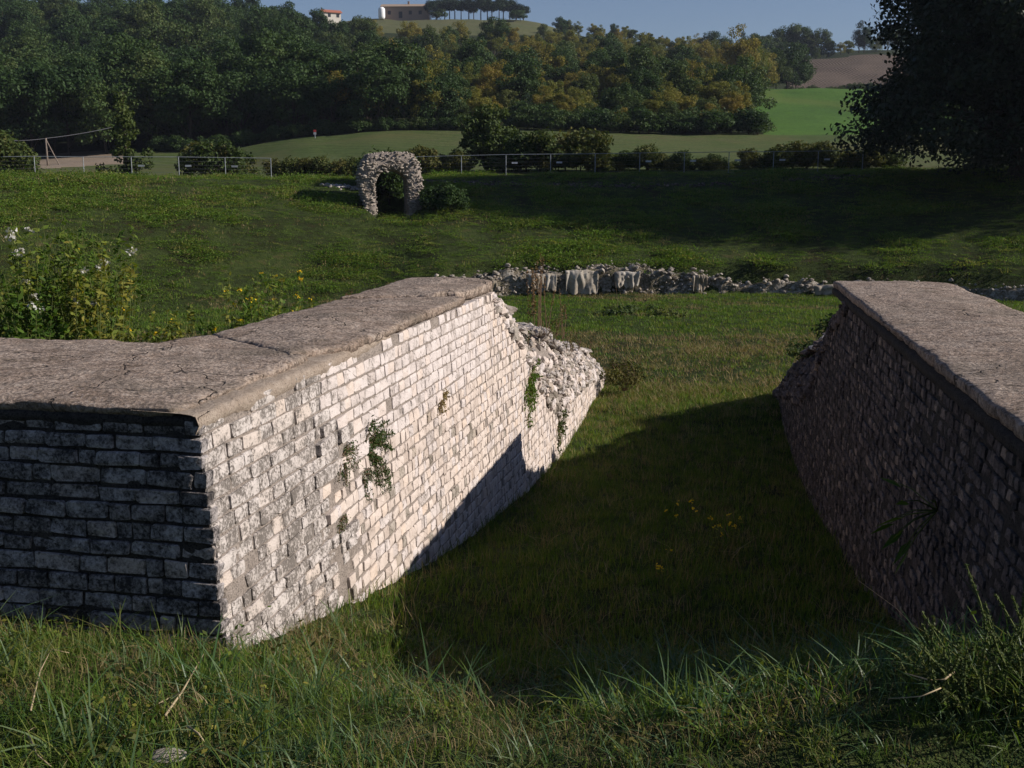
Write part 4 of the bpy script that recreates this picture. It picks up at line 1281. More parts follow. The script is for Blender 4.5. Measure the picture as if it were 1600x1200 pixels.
# ------------------------------------------------------------------ fences
def fence(a, b, n, label, seed):
    r = random.Random(seed)
    A = np.array(a); B = np.array(b)
    base = np.array([A[0], A[1], Hs(A[0], A[1])])
    root = empty('metal_fence', tuple(base)); tag(root, label, 'fence', 'metal fences along the far crest')
    tops = []
    for k in range(n):
        q = A + (B - A) * k / (n - 1)
        z = Hs(q[0], q[1]); p = np.array([q[0], q[1], z]) - base
        mb = MB(); mb.tube([tuple(p - [0, 0, 0.3]), tuple(p + [0, 0, 1.05])], 0.021, 6)
        mb.build('post', MAT['galvanised'], root)
        tops.append(p + np.array([0, 0, 1.04]))
        if k < n - 1 and r.random() < 0.75:
            d = (B - A) / np.linalg.norm(B - A)
            c = p + np.array([d[0] * 0.45, d[1] * 0.45 - 0.03, 0.62])
            mb = MB(); mb.box((c[0] - 0.15, c[1] - 0.012, c[2] - 0.045), (c[0] + 0.15, c[1] + 0.0, c[2] + 0.045))
            mb.build('plate', MAT['white_plate'], root)
    for k in range(n - 1):
        mb = MB(); mb.tube([tuple(tops[k]), tuple(tops[k + 1])], 0.017, 6); mb.build('top_rail', MAT['galvanised'], root)
    mb = MB()
    for k in range(n - 1):
        for hh in (0.12, 0.3, 0.48, 0.66, 0.84):
            o = np.array([0, 0, hh - 1.04]); mb.tube([tuple(tops[k] + o), tuple(tops[k + 1] + o)], 0.004, 3, False)
    mb.build('wire_mesh', MAT['wire'], root)
fence(at(-20, 51.5)[:2], at(425, 54.2)[:2], 7, 'galvanised mesh fence with small white plates before the slender tree', 1)
fence(at(652, 56.6)[:2], at(1345, 56.6)[:2], 11, 'galvanised mesh fence standing in scrub above the pale rubble strip', 2)

# ------------------------------------------------------------------ poles, wire, roadside markers
p1 = at(15, 92); p2 = at(78, 94)
def pole(p, brace, label):
    root = empty('wooden_pole', tuple(p)); tag(root, label, 'pole', 'wooden poles beside the track')
    mb = MB(); mb.tube([(0, 0, -0.4), (0, 0, 2.3)], [0.09, 0.075], 8); mb.build('shaft', MAT['pole_wood'], root, True)
    if brace:
        mb = MB(); mb.tube([(1.15, 0, -0.3), (0.04, 0, 2.1)], 0.05, 6); mb.build('brace', MAT['pole_wood'], root, True)
        mb = MB(); mb.tube([(0, 0, 1.2), (0.52, 0, 1.2)], 0.035, 5); mb.build('crossbar', MAT['pole_wood'], root)
pole(p1, False, 'plain short wooden pole by the dirt track'); pole(p2, True, 'short wooden pole with a slanting brace by the dirt track')
mb = MB()
a0 = np.array([p1[0] - 14, p1[1] + 1, p1[2] + 1.9]); c0 = at(180, 98) + np.array([0, 0, 2.9])
for s0, s1 in ((a0, p1 + [0, 0, 2.25]), (p1 + [0, 0, 2.25], p2 + [0, 0, 2.28]), (p2 + [0, 0, 2.28], c0)):
    mb.tube([tuple(s0 * (1 - q) + np.asarray(s1) * q - np.array([0, 0, 0.35 * q * (1 - q)])) for q in np.linspace(0, 1, 7)], 0.022, 4, False)
o = mb.build('overhead_wire', MAT['wire']); tag(o, 'thin overhead wire strung between the wooden poles', 'wire')
for X, y0, hh, mt, lb in [(301, 104, 1.1, 'white_plate', 'small white marker plate on a post at the wood edge'), (495, 108, 0.7, 'red_plate', 'small red and white marker post at the wood edge')]:
    p = at(X, y0); root = empty('marker_post', tuple(p)); tag(root, lb, 'marker')
    mb = MB(); mb.tube([(0, 0, -0.2), (0, 0, hh)], 0.04, 6); mb.build('post', MAT['galvanised'], root)
    mb = MB(); mb.box((-0.13, -0.05, hh - 0.1), (0.13, -0.03, hh + 0.12)); mb.build('plate', MAT[mt], root)
    if mt == 'red_plate':
        mb = MB(); mb.box((-0.13, -0.05, hh - 0.34), (0.13, -0.03, hh - 0.12)); mb.build('plate', MAT['white_plate'], root)

# ------------------------------------------------------------------ hilltop houses and pines
def gable_house(name, p, L, W, hw, hr, rz, wm, rm, label, openings, chimney):
    root = empty(name, tuple(p), rz); tag(root, label, 'house')
    mb = MB()
    x, y = L / 2, W / 2
    mb.add([(-x, -y, -1.5), (x, -y, -1.5), (x, y, -1.5), (-x, y, -1.5), (-x, -y, hw), (x, -y, hw), (x, y, hw), (-x, y, hw), (-x, 0, hw + hr), (x, 0, hw + hr)],
           [(0, 1, 5, 4), (2, 3, 7, 6), (1, 2, 6, 9, 5), (3, 0, 4, 8, 7), (4, 5, 9, 8), (6, 7, 8, 9)])
    mb.build('wall', MAT[wm], root)
    mb = MB(); e = 0.45; th = 0.16; dz = hr * e / y
    for s in (-1, 1):
        a = [(-x - e, s * (y + e), hw - dz + 0.03), (x + e, s * (y + e), hw - dz + 0.03), (x + e, 0, hw + hr + 0.03), (-x - e, 0, hw + hr + 0.03)]
        b = [(q[0], q[1], q[2] + th) for q in a]
        mb.add(a + b, [(0, 1, 2, 3), (4, 7, 6, 5), (0, 4, 5, 1), (1, 5, 6, 2), (2, 6, 7, 3), (3, 7, 4, 0)])
    rf = mb.build('roof', MAT[rm], root)
    if chimney:
        mb = MB(); mb.box((chimney - 0.35, -0.35, hw + hr * 0.6), (chimney + 0.35, 0.35, hw + hr + 1.1)); mb.build('chimney', MAT[wm], rf)
    for (ox, oz, ow, oh, nm) in openings:
        mb = MB(); mb.box((ox - ow / 2, -y - 0.04, oz), (ox + ow / 2, -y + 0.1, oz + oh)); mb.build(nm, MAT['dark_opening'], root)
    return root
p = at(529, 392)
h1 = gable_house('small_house', p + np.array([-1.0, 0, 1.4]), 6.2, 3.8, 2.2, 0.9, R(24), 'plaster_pale', 'roof_red', 'small cream house with red tiled gable roof on the hilltop', [(-1, 0.6, 1, 1.2, 'window'), (2, 0.6, 1, 1.2, 'window')], 0)
p = at(639, 402)
gable_house('long_farmhouse', p + np.array([0, 0, 0.6]), 16.5, 7, 3.9, 1.2, R(-2), 'brick_wall', 'roof_tan', 'long low brown farmhouse with tan roof and chimney on the hilltop', [(-5.5, 1.2, 1.1, 1.3, 'window'), (-1.5, 0.0, 1.3, 2.2, 'door'), (2.0, 1.2, 1.1, 1.3, 'window'), (5.5, 1.2, 1.1, 1.3, 'window')], 1.0)
mb = MB(); p = at(602, 396)
mb.tube([(0, 0, -0.5), (0, 0, 0.2), (0, 0, 2.6), (0, 0, 3.2), (0, 0, 3.55), (0, 0, 3.65)], [0.95, 1.2, 1.2, 1.05, 0.6, 0.1], 14)
root = empty('storage_tank', tuple(p + np.array([0, 0, 0.5]))); tag(root, 'upright white round-topped tank at the corner of the long farmhouse', 'tank')
mb.build('shell', MAT['tank_white'], root, True)
mb = MB(); mb.tube([(1.22, 0, 0.2), (1.22, 0, 3.0)], 0.06, 5); mb.build('pipe', MAT['galvanised'], root)
def pine_parts(seed):
    rng = np.random.default_rng(seed)
    mb = MB(); mb.tube([(0, 0, -0.5), (0.05, 0, 2.5), (rng.normal(0, .2), 0, 5.2)], [0.2, 0.17, 0.08], 6)
    tm = make_mesh('trunk', mb.v, mb.f, [MAT['bark']], True)
    cl = ellipsoid_clumps(44, (0, 0, 4.9), 2.3, 2.3, 2.3, 1.0, rng, -0.75, 0.4)
    P, N = crown_points(cl, 90, rng)
    V, F, rd = leaf_quads(P, N, 0.42 * rng.uniform(.7, 1.3, len(P)), 0.2, rng)
    return tm, make_mesh('crown', V, F, [MAT['conifer_leaf']], attrs={'rnd': rd})
PN = [pine_parts(500 + k) for k in range(3)]
for k, X in enumerate(np.arange(678, 818, 9.2)):
    p = at(X + rngs.uniform(-2, 2), 398 + rngs.uniform(-3, 6))
    root = empty('hilltop_pine', tuple(p), rngs.uniform(0, 6.28)); s = rngs.uniform(0.92, 1.15); root.scale = (s, s, s * 0.98)
    if k > 13: root.scale = (1.15, 1.15, 0.75)
    tag(root, 'dark pine with a bare trunk in the row beside the long farmhouse', 'pine tree', 'row of pines on the hilltop')
    tm, cm = PN[k % 3]; link('trunk', tm, root); link('crown', cm, root)
for X, y0 in [(806, 392), (813, 394), (684, 396), (692, 394)]:
    place('shrub', DSH[rngs.integers(3)], at(X, y0), rngs.uniform(0, 6), 1.1, 'dark low shrub among the hilltop pine trunks', 'shrub', 'shrubs under the hilltop pines')
# ------------------------------------------------------------------ grass
def blades(n, seed, rad, hmin, hmax, wid, lean, mat_bias=0.0, seg=3):
    """one tuft: curved tapering blades"""
    r = np.random.default_rng(seed)
    V = []; F = []; RD = []
    for _ in range(n):
        an = r.uniform(0, 6.28); q = rad * math.sqrt(r.random())
        o = np.array([q * math.cos(an), q * math.sin(an), -0.02])
        h = r.uniform(hmin, hmax); le = abs(r.normal(0, lean)) * h; la = r.uniform(0, 6.28)
        ld = np.array([math.cos(la), math.sin(la), 0]); sd = np.array([-math.sin(la), math.cos(la), 0])
        w = wid * r.uniform(0.6, 1.3); rv = r.random()
        b = len(V)
        for k in range(seg + 1):
            f = k / seg
            c = o + ld * le * f ** 2 + np.array([0, 0, h * (f - 0.28 * min(1.2, le / h) * f * f)])
            ww = w * (1 - f) ** 0.7 * (0.75 + 0.5 * f)
            if k < seg:
                V += [c - sd * ww / 2, c + sd * ww / 2]; RD += [rv, rv]
            else:
                V.append(c); RD.append(rv)
        for k in range(seg - 1):
            F.append((b + 2 * k, b + 2 * k + 1, b + 2 * k + 3, b + 2 * k + 2))
        F.append((b + 2 * seg - 2, b + 2 * seg - 1, b + 2 * seg))
    return V, F, RD
def tuft_collection(name, specs):
    col = bpy.data.collections.new(name)
    for k, (n, seed, rad, h0, h1, wid, lean, mat, seg) in enumerate(specs):
        V, F, RD = blades(n, seed, rad, h0, h1, wid, lean, 0, seg)
        me = make_mesh('tuft', V, F, [MAT[mat]], attrs={'rnd': RD})
        o = bpy.data.objects.new('%s_%02d' % (name, k), me); col.objects.link(o)
    return col
_ng = {}
def scatter_group(col):
    if col.name in _ng: return _ng[col.name]
    g = bpy.data.node_groups.new('scatter_' + col.name, 'GeometryNodeTree')
    g.interface.new_socket('Geometry', in_out='INPUT', socket_type='NodeSocketGeometry')
    g.interface.new_socket('Geometry', in_out='OUTPUT', socket_type='NodeSocketGeometry')
    gi = g.nodes.new('NodeGroupInput'); go = g.nodes.new('NodeGroupOutput')
    ip = g.nodes.new('GeometryNodeInstanceOnPoints')
    ci = g.nodes.new('GeometryNodeCollectionInfo')
    ci.inputs['Collection'].default_value = col
    ci.inputs['Separate Children'].default_value = True
    ci.inputs['Reset Children'].default_value = True
    ip.inputs['Pick Instance'].default_value = True
    def na(nm, ty):
        n = g.nodes.new('GeometryNodeInputNamedAttribute'); n.data_type = ty; n.inputs['Name'].default_value = nm
        return n.outputs['Attribute']
    g.links.new(gi.outputs[0], ip.inputs['Points'])
    g.links.new(ci.outputs[0], ip.inputs['Instance'])
    g.links.new(na('idx', 'INT'), ip.inputs['Instance Index'])
    g.links.new(na('rot', 'FLOAT_VECTOR'), ip.inputs['Rotation'])
    g.links.new(na('scl', 'FLOAT_VECTOR'), ip.inputs['Scale'])
    g.links.new(ip.outputs[0], go.inputs[0])
    _ng[col.name] = g
    return g
def scatter(name, col, xy, idx, scl, label, cat='grass', tilt=0.15, rng=RNG):
    n = len(xy)
    z = H(xy[:, 0], xy[:, 1])
    me = bpy.data.meshes.new(name)
    me.vertices.add(n); me.vertices.foreach_set('co', np.column_stack([xy, z]).astype(np.float32).ravel())
    a = me.attributes.new('idx', 'INT', 'POINT'); a.data.foreach_set('value', np.asarray(idx, dtype=np.int32))
    rot = np.column_stack([rng.normal(0, tilt, n), rng.normal(0, tilt, n), rng.uniform(0, 6.28, n)]).astype(np.float32)
    a = me.attributes.new('rot', 'FLOAT_VECTOR', 'POINT'); a.data.foreach_set('vector', rot.ravel())
    scl = np.asarray(scl); s3 = np.column_stack([scl, scl, scl * rng.uniform(0.8, 1.25, n)]).astype(np.float32)
    a = me.attributes.new('scl', 'FLOAT_VECTOR', 'POINT'); a.data.foreach_set('vector', s3.ravel())
    o = link(name, me)
    md = o.modifiers.new('scatter', 'NODES'); md.node_group = scatter_group(col)
    tag(o, label, cat, kind='stuff')
    return o
def free(x, y, m=0.04):
    """outside the walls"""
    t, s = ts(x, y)
    inL = (s < 0.16 + m) & (s > -1.2 - m) & (t > -0.06 - m) & (t < 16.8)
    inLw = (s <= 0.12) & (s > -4.7) & (t > -0.04 - m) & (t < 2.1)
    inR = (s > PW - 0.14 - m) & (s < PW + 1.3) & (t > -0.7) & (t < 16.4)
    inRw = (s > PW) & (s < PW + 5.6) & (t > -0.04) & (t < 2)
    return ~(inL | inLw | inR | inRw)
def in_view(x, y, mar=1.12):
    return (np.abs(x) < 0.49 * mar * y + 0.6)

NEAR = tuft_collection('near_tuft', [
    (20, 1, 0.10, 0.05, 0.17, 0.006, 0.8, 'grass_blade', 4), (18, 2, 0.12, 0.05, 0.21, 0.007, 0.9, 'grass_blade', 4),
    (18, 3, 0.09, 0.06, 0.18, 0.008, 0.9, 'grass_cool', 4), (14, 4, 0.10, 0.08, 0.22, 0.0095, 1.1, 'grass_cool', 5),
    (20, 5, 0.14, 0.03, 0.13, 0.0045, 1.6, 'grass_dry', 4), (28, 6, 0.12, 0.03, 0.10, 0.006, 0.8, 'grass_blade', 3)])
def rosette(col, name, seed, n, rad, leaf, mat):
    r = np.random.default_rng(seed)
    P = np.column_stack([r.normal(0, rad, n), r.normal(0, rad, n), r.uniform(0.01, 0.07, n)]); N = r.normal(0, 0.5, (n, 3)) + np.array([0, 0, 1.0]); N /= np.linalg.norm(N, axis=1, keepdims=True)
    V, F, rd = leaf_quads(P, N, leaf * r.uniform(0.6, 1.3, n), leaf * 0.6, r)
    col.objects.link(bpy.data.objects.new(name, make_mesh('tuft', V, F, [MAT[mat]], attrs={'rnd': rd})))
rosette(NEAR, 'near_tuft_06', 61, 46, 0.09, 0.026, 'weed_leaf'); rosette(NEAR, 'near_tuft_07', 62, 40, 0.08, 0.034, 'bush_leaf')
SHORT = tuft_collection('short_tuft', [
    (16, 11, 0.10, 0.05, 0.13, 0.009, 0.6, 'grass_blade', 2), (14, 12, 0.12, 0.06, 0.16, 0.009, 0.6, 'grass_blade', 2),
    (14, 13, 0.11, 0.05, 0.12, 0.011, 0.6, 'grass_bright', 2), (12, 14, 0.11, 0.07, 0.18, 0.007, 0.7, 'grass_dry', 2)])
FAR = tuft_collection('far_tuft', [
    (14, 21, 0.22, 0.06, 0.18, 0.035, 0.7, 'grass_blade', 1), (14, 22, 0.25, 0.06, 0.20, 0.035, 0.7, 'grass_blade', 1),
    (14, 23, 0.22, 0.05, 0.15, 0.04, 0.7, 'grass_bright', 1), (12, 24, 0.24, 0.07, 0.2, 0.03, 0.8, 'grass_dry', 1),
    (16, 25, 0.26, 0.08, 0.2, 0.03, 0.9, 'grass_blade', 1)])
rosette(FAR, 'far_tuft_05', 63, 110, 0.2, 0.05, 'weed_leaf'); rosette(FAR, 'far_tuft_06', 64, 120, 0.22, 0.05, 'grass_blade'); rosette(FAR, 'far_tuft_07', 65, 110, 0.22, 0.05, 'grass_bright')
g = np.random.default_rng(31)
def pick(n, w, g):
    w = np.array(w, float); w /= w.sum(); return g.choice(len(w), n, p=w)
# foreground bank
n = 8600
xy = np.column_stack([g.uniform(-4.2, 4.2, n), g.uniform(1.9, 6.6, n)])
t_, s_ = ts(xy[:, 0], xy[:, 1])
k = free(xy[:, 0], xy[:, 1]) & (t_ < 1.2) & in_view(xy[:, 0], xy[:, 1], 1.2)
xy = xy[k]; t_ = t_[k]; s_ = s_[k]
warm = fbm(xy[:, 0] * 0.9, xy[:, 1] * 0.9, 3)
cool = ss(-0.6, 0.6, xy[:, 0] + 1.2)
idx = np.where(g.random(len(xy)) < 0.12 + 0.5 * cool * 0.6, g.choice([2, 3], len(xy), p=[0.6, 0.4]), g.choice([0, 1, 5], len(xy), p=[0.4, 0.32, 0.28]))
idx = np.where((warm > 0.045) & (g.random(len(xy)) < 0.5) | (g.random(len(xy)) < 0.07), 4, idx)
idx = np.where(g.random(len(xy)) < 0.10, g.choice([6, 7], len(xy)), idx)
scatter('grass', NEAR, xy, idx, np.clip(g.uniform(0.45, 1.0, len(xy)) * np.clip(1 + 2.2 * fbm(xy[:, 0] * 1.6 + 8, xy[:, 1] * 1.6, 3), 0.55, 1.35), 0.4, 1.12), 'long wild grass on the foreground bank', tilt=0.22, rng=g)
# passage floor
n = 8500
tt = g.uniform(0.6, 17, n); sv = g.uniform(0.05, PW - 0.05, n)
pp = PA(tt, sv, 0)
xy = pp[:, :2]; k = free(xy[:, 0], xy[:, 1], -0.03); xy = xy[k]
scatter('grass', SHORT, xy, pick(len(xy), [0.42, 0.36, 0.04, 0.18], g), g.uniform(0.45, 1.1, len(xy)), 'shaded grass on the floor of the entrance passage', rng=g)
# arena floor
n = 30000
xy = np.column_stack([g.uniform(-14, 24, n), g.uniform(15, 41.6, n)])
t_, s_ = ts(xy[:, 0], xy[:, 1])
k = (oval_d(xy[:, 0], xy[:, 1]) < 0.4) & free(xy[:, 0], xy[:, 1]) & in_view(xy[:, 0], xy[:, 1])
xy = xy[k]
dry = ss(0.0, 0.12, fbm(xy[:, 0] * 0.22, xy[:, 1] * 0.35, 3) + 0.16 * np.exp(-((xy[:, 1] - 24) / 5.0) ** 2) - 0.12 * ss(29, 34, xy[:, 1]) + 0.06)
u = g.random(len(xy))
idx = np.where(u < 0.75 * dry, 3, np.where(u < 0.75 * dry + 0.45 * ss(24, 34, xy[:, 1]) + 0.08, 2, g.choice([0, 1], len(xy))))
scatter('grass', FAR, xy, idx, g.uniform(0.45, 0.9, len(xy)), 'sunlit green and straw-coloured grass of the arena floor', rng=g)
# straw-coloured band across the near arena
n = 9000
xy = np.column_stack([g.uniform(-2, 16, n), g.uniform(17, 29, n)])
k = (oval_d(xy[:, 0], xy[:, 1]) < 1.0) & free(xy[:, 0], xy[:, 1]) & (g.random(n) < np.exp(-((xy[:, 1] - 23.5) / 3.2) ** 2)) & (fbm(xy[:, 0] * 0.3 + 4, xy[:, 1] * 0.5, 3) > -0.06)
xy = xy[k]
scatter('grass', FAR, xy, pick(len(xy), [1, 0, 0, 6, 0], g), g.uniform(0.6, 1.0, len(xy)), 'straw-coloured dry grass band across the arena', rng=g)
# far bank
n = 42000
xy = np.column_stack([g.uniform(-30, 32, n), g.uniform(33, 57.5, n)])
d_ = oval_d(xy[:, 0], xy[:, 1])
k = (d_ > 0.42) & in_view(xy[:, 0], xy[:, 1]) & ~((np.abs(xy[:, 0] - AX) < 1.5) & (np.abs(xy[:, 1] - AY) < 0.9))
xy = xy[k]
cl = fbm(xy[:, 0] * 0.6, xy[:, 1] * 0.6, 4)
k = g.random(len(xy)) < 0.45 + 2.5 * np.clip(cl + 0.05, 0, 0.3); xy = xy[k]; cl = cl[k]
u = g.random(len(xy))
idx = np.where((cl > 0.04) & (u < 0.75), g.choice([4, 5, 6, 7], len(xy), p=[0.3, 0.1, 0.4, 0.2]), np.where(u < 0.08, 2, np.where(u > 0.96 - 0.9 * np.clip(fbm(xy[:, 0] * 0.25 + 9, xy[:, 1] * 0.45, 3), 0, 0.3), 3, g.choice([0, 1, 6, 7], len(xy)))))
scatter('grass', FAR, xy, idx, g.uniform(0.55, 1.25, len(xy)) * np.clip(1 + 2.5 * cl, 0.65, 1.8), 'rough tussocky grass on the far cavea bank', rng=g)
# ground behind the left wall, and right of the right wall
n = 16000
xy = np.column_stack([g.uniform(-16, 1, n), g.uniform(6.8, 34, n)])
t_, s_ = ts(xy[:, 0], xy[:, 1])
k = free(xy[:, 0], xy[:, 1]) & (s_ < -1.1) & in_view(xy[:, 0], xy[:, 1]) & (oval_d(xy[:, 0], xy[:, 1]) > 0.2)
xy = xy[k]
u = g.random(len(xy))
idx = np.where(u < 0.3, 4, np.where(u < 0.4, 3, g.choice([0, 1, 5, 6], len(xy))))
scatter('grass', FAR, xy, idx, g.uniform(0.5, 1.05, len(xy)) * np.interp(xy[:, 1], [7, 12, 30], [0.75, 0.95, 1]), 'rough grass on the slope behind the sunlit wall', rng=g)
n = 2500
xy = np.column_stack([g.uniform(4, 20, n), g.uniform(7, 30, n)])
t_, s_ = ts(xy[:, 0], xy[:, 1])
k = free(xy[:, 0], xy[:, 1]) & (s_ > PW + 1.2) & (oval_d(xy[:, 0], xy[:, 1]) > 0.2); xy = xy[k]
scatter('grass', FAR, xy, pick(len(xy), [4, 4, 1, 1, 1], g), g.uniform(0.5, 1.0, len(xy)), 'grass on the slope behind the shaded wall', rng=g)

# ------------------------------------------------------------------ weeds
def weed(name, p, h, nst, spread, lm, leaf, per, label, cat='plant', group=None, flower=None, nfl=6, fsize=0.02, seed=0, stem='green_stem', seedhead=None, nsh=0, aspect=0.4, bare=0.1, lean=0.0, leafdown=0.0):
    rng = np.random.default_rng(seed)
    root = empty(name, tuple(p)); tag(root, label, cat, group)
    mb = MB(); LP = []; LN = []; tips = []
    for k in range(nst):
        an = rng.uniform(0, 6.28); b = np.array([math.cos(an), math.sin(an), 0]) * spread * 0.5 * math.sqrt(rng.random())
        hh = h * rng.uniform(0.55, 1.0)
        tip = b * rng.uniform(1.2, 2.2) + np.array([rng.normal(0, .06) + lean, rng.normal(0, .06), hh])
        mid = (b + tip) / 2 + np.array([rng.normal(0, .03), rng.normal(0, .03), 0.05 * hh])
        b[2] = -0.05
        mb.tube([tuple(b), tuple(mid), tuple(tip)], [0.006, 0.004, 0.002], 4, False)
        tips.append(tip)
        m = int(per * rng.uniform(0.7, 1.3))
        f = bare + (1 - bare) * rng.random(m)
        c = np.where((f < 0.5)[:, None], b + (mid - b) * (2 * f)[:, None], mid + (tip - mid) * (2 * f - 1)[:, None])
        dr = rng.normal(size=(m, 3)); dr[:, 2] *= 0.3; dr /= np.linalg.norm(dr, axis=1, keepdims=True)
        LP.append(c + dr * leaf * 0.5 * (1.2 - 0.6 * f)[:, None] - np.array([0, 0, leafdown * leaf]))
        nn = np.array([0, 0, 1.0]) + rng.normal(size=(m, 3)) * 0.6; LN.append(nn / np.linalg.norm(nn, axis=1, keepdims=True))
    mb.build('stems', MAT[stem], root)
    P = np.vstack(LP); N = np.vstack(LN)
    if len(P):
        V, F, rd = leaf_quads(P, N, leaf * rng.uniform(0.6, 1.2, len(P)), leaf * aspect * rng.uniform(0.7, 1.2, len(P)), rng)
        link('leaves', make_mesh('leaves', V, F, [MAT[lm]], attrs={'rnd': rd}), root)
    def heads(nm, cnt, size, mt, spreadk, jit):
        Ps = []
        for _ in range(cnt):
            tp = tips[rng.integers(len(tips))]
            Ps.append(tp + rng.normal(0, jit * 0.55, (spreadk, 3)) * np.array([1, 1, 0.8]))
        Ps = np.vstack(Ps); Nn = rng.normal(size=Ps.shape); Nn[:, 2] += 0.8; Nn /= np.linalg.norm(Nn, axis=1, keepdims=True)
        V, F, rd = leaf_quads(Ps, Nn, size * rng.uniform(.7, 1.3, len(Ps)), size * 0.8, rng)
        link(nm, make_mesh(nm, V, F, [MAT[mt]], attrs={'rnd': rd}), root)
    if flower: heads('flowers', nfl, fsize, flower, 5, fsize * 0.9)
    if seedhead:
        for _ in range(nsh): heads('seed_head', 1, 0.035, seedhead, 14, 0.035)
    return root
def wp(X, y):  # on the ground behind the left wall
    p = at(X, y); return p
G1 = 'tall weeds behind the sunlit wall'
k = 0
for X, y0, h, n_, lb, fl, sh in [
    (-10, 9.2, 0.85, 16, 'leafy yellowing weed topped with white fluffy seed heads at the wing wall', None, 6),
    (35, 9.4, 1.0, 18, 'tallest silvery-headed weed behind the wing wall coping', None, 9),
    (75, 9.8, 1.0, 18, 'bushy green weed with yellow buds between the silvery weeds', 'yellow_flower', 0),
    (112, 9.7, 1.15, 18, 'tall weed with brown spire tips behind the wing wall', None, 0),
    (135, 9.4, 1.0, 16, 'broad weed with one clump of white fluffy seed heads', None, 6),
    (150, 10.2, 1.1, 12, 'slim yellow-green weed at the edge of the tall clump', None, 0),
    (60, 9.0, 0.6, 14, 'low leafy weed at the foot of the tall clump', None, 3),
    (205, 9.4, 0.45, 9, 'low brownish weed alone behind the coping', None, 0),
    (228, 9.6, 0.5, 9, 'thin yellow-tipped weed behind the middle of the coping', 'yellow_flower', 0),
    (345, 9.8, 0.5, 12, 'yellow-flowered weed at the inner bend of the coping', 'yellow_flower', 0),
    (372, 10.2, 0.75, 14, 'tall yellow-flowered weed at the inner bend of the coping', 'yellow_flower', 0),
    (402, 10.8, 0.75, 14, 'leafy weed with scattered yellow flowers along the coping', 'yellow_flower', 0),
    (432, 11.4, 0.62, 12, 'leafy green weed with a yellow flower beside the solitary spike', 'yellow_flower', 0),
    (262, 10.0, 0.5, 10, 'grey green weed midway along the hollow of the coping', None, 0),
    (300, 10.0, 0.45, 9, 'small leafy weed just before the inner bend of the coping', None, 0),
    (388, 9.9, 0.6, 14, 'dense leafy weed crowding the inner bend of the coping', 'yellow_flower', 0),
    (466, 11.8, 1.0, 3, 'solitary upright spike of yellow flowers behind the coping', 'yellow_flower', 0)]:
    weed('tall_weed', wp(X, y0) - np.array([0, 0, 0.02]), h * (1.5 if X < 180 else 1.6), n_ + 4 * (n_ > 4), 0.46 if n_ > 4 else 0.1, 'weed_leaf', 0.085 if X < 180 else 0.07, 46, lb, 'plant', G1, fl, 9 if fl else 0, 0.022, 600 + k, 'green_stem', 'white_seed' if sh else None, sh, 0.42)
    k += 1
# dry spires beyond the wall end and among the rubble
for X, y0, h, lb in [(832, 30.0, 2.0, 'brown dry mullein spire standing before the podium'), (618, 34, 0.9, 'pale dry stalks on the slope near the podium'), (548, 33, 0.95, 'yellowish dry stalk on the slope below the arch')]:
    p = at(X, y0)
    weed('dry_spire', p, h, 5, 0.35, 'brown_seed', 0.09, 70, lb, 'plant', None, None, 0, 0.02, 640 + int(X), 'brown_stem', None, 0, 0.5, 0.25)
for X, y0, h, zt, lb in [(852, 14.8, 0.75, 2.0, 'thin brown dry stem rising from the broken wall end'), (884, 16.0, 0.7, 1.72, 'dry brown seed stalk rising from the rubble step'), (838, 14.0, 1.0, 2.15, 'tall thin dry stalk beside the rounded wall shoulder')]:
    x = (X - 800) / 1706 * y0
    weed('dry_stalk', np.array([x, y0, zt]), h, 3, 0.14, 'brown_seed', 0.035, 36, lb, 'plant', 'dry stalks on the ruined wall end', None, 0, 0.02, 660 + int(X), 'brown_stem', None, 0, 0.5, 0.45)

for t0, s0, z0, n_, lb in [(9.6, -0.2, 1.72, 8, 'brown grassy tuft in the notch of the broken wall end'), (11.0, 0.0, 1.8, 7, 'straw tuft on the hump of the broken wall end'), (12.8, 0.1, 1.3, 8, 'olive tuft on the rubble slope of the wall end'), (14.6, 0.1, 1.1, 7, 'low tuft near the tip of the sunlit wall')]:
    weed('rubble_tuft', P3(t0, s0, z0), 0.3, n_, 0.3, 'bush_leaf', 0.05, 26, lb, 'plant', None, None, 0, 0.02, 680 + int(t0 * 10), 'brown_stem', None, 0, 0.35)

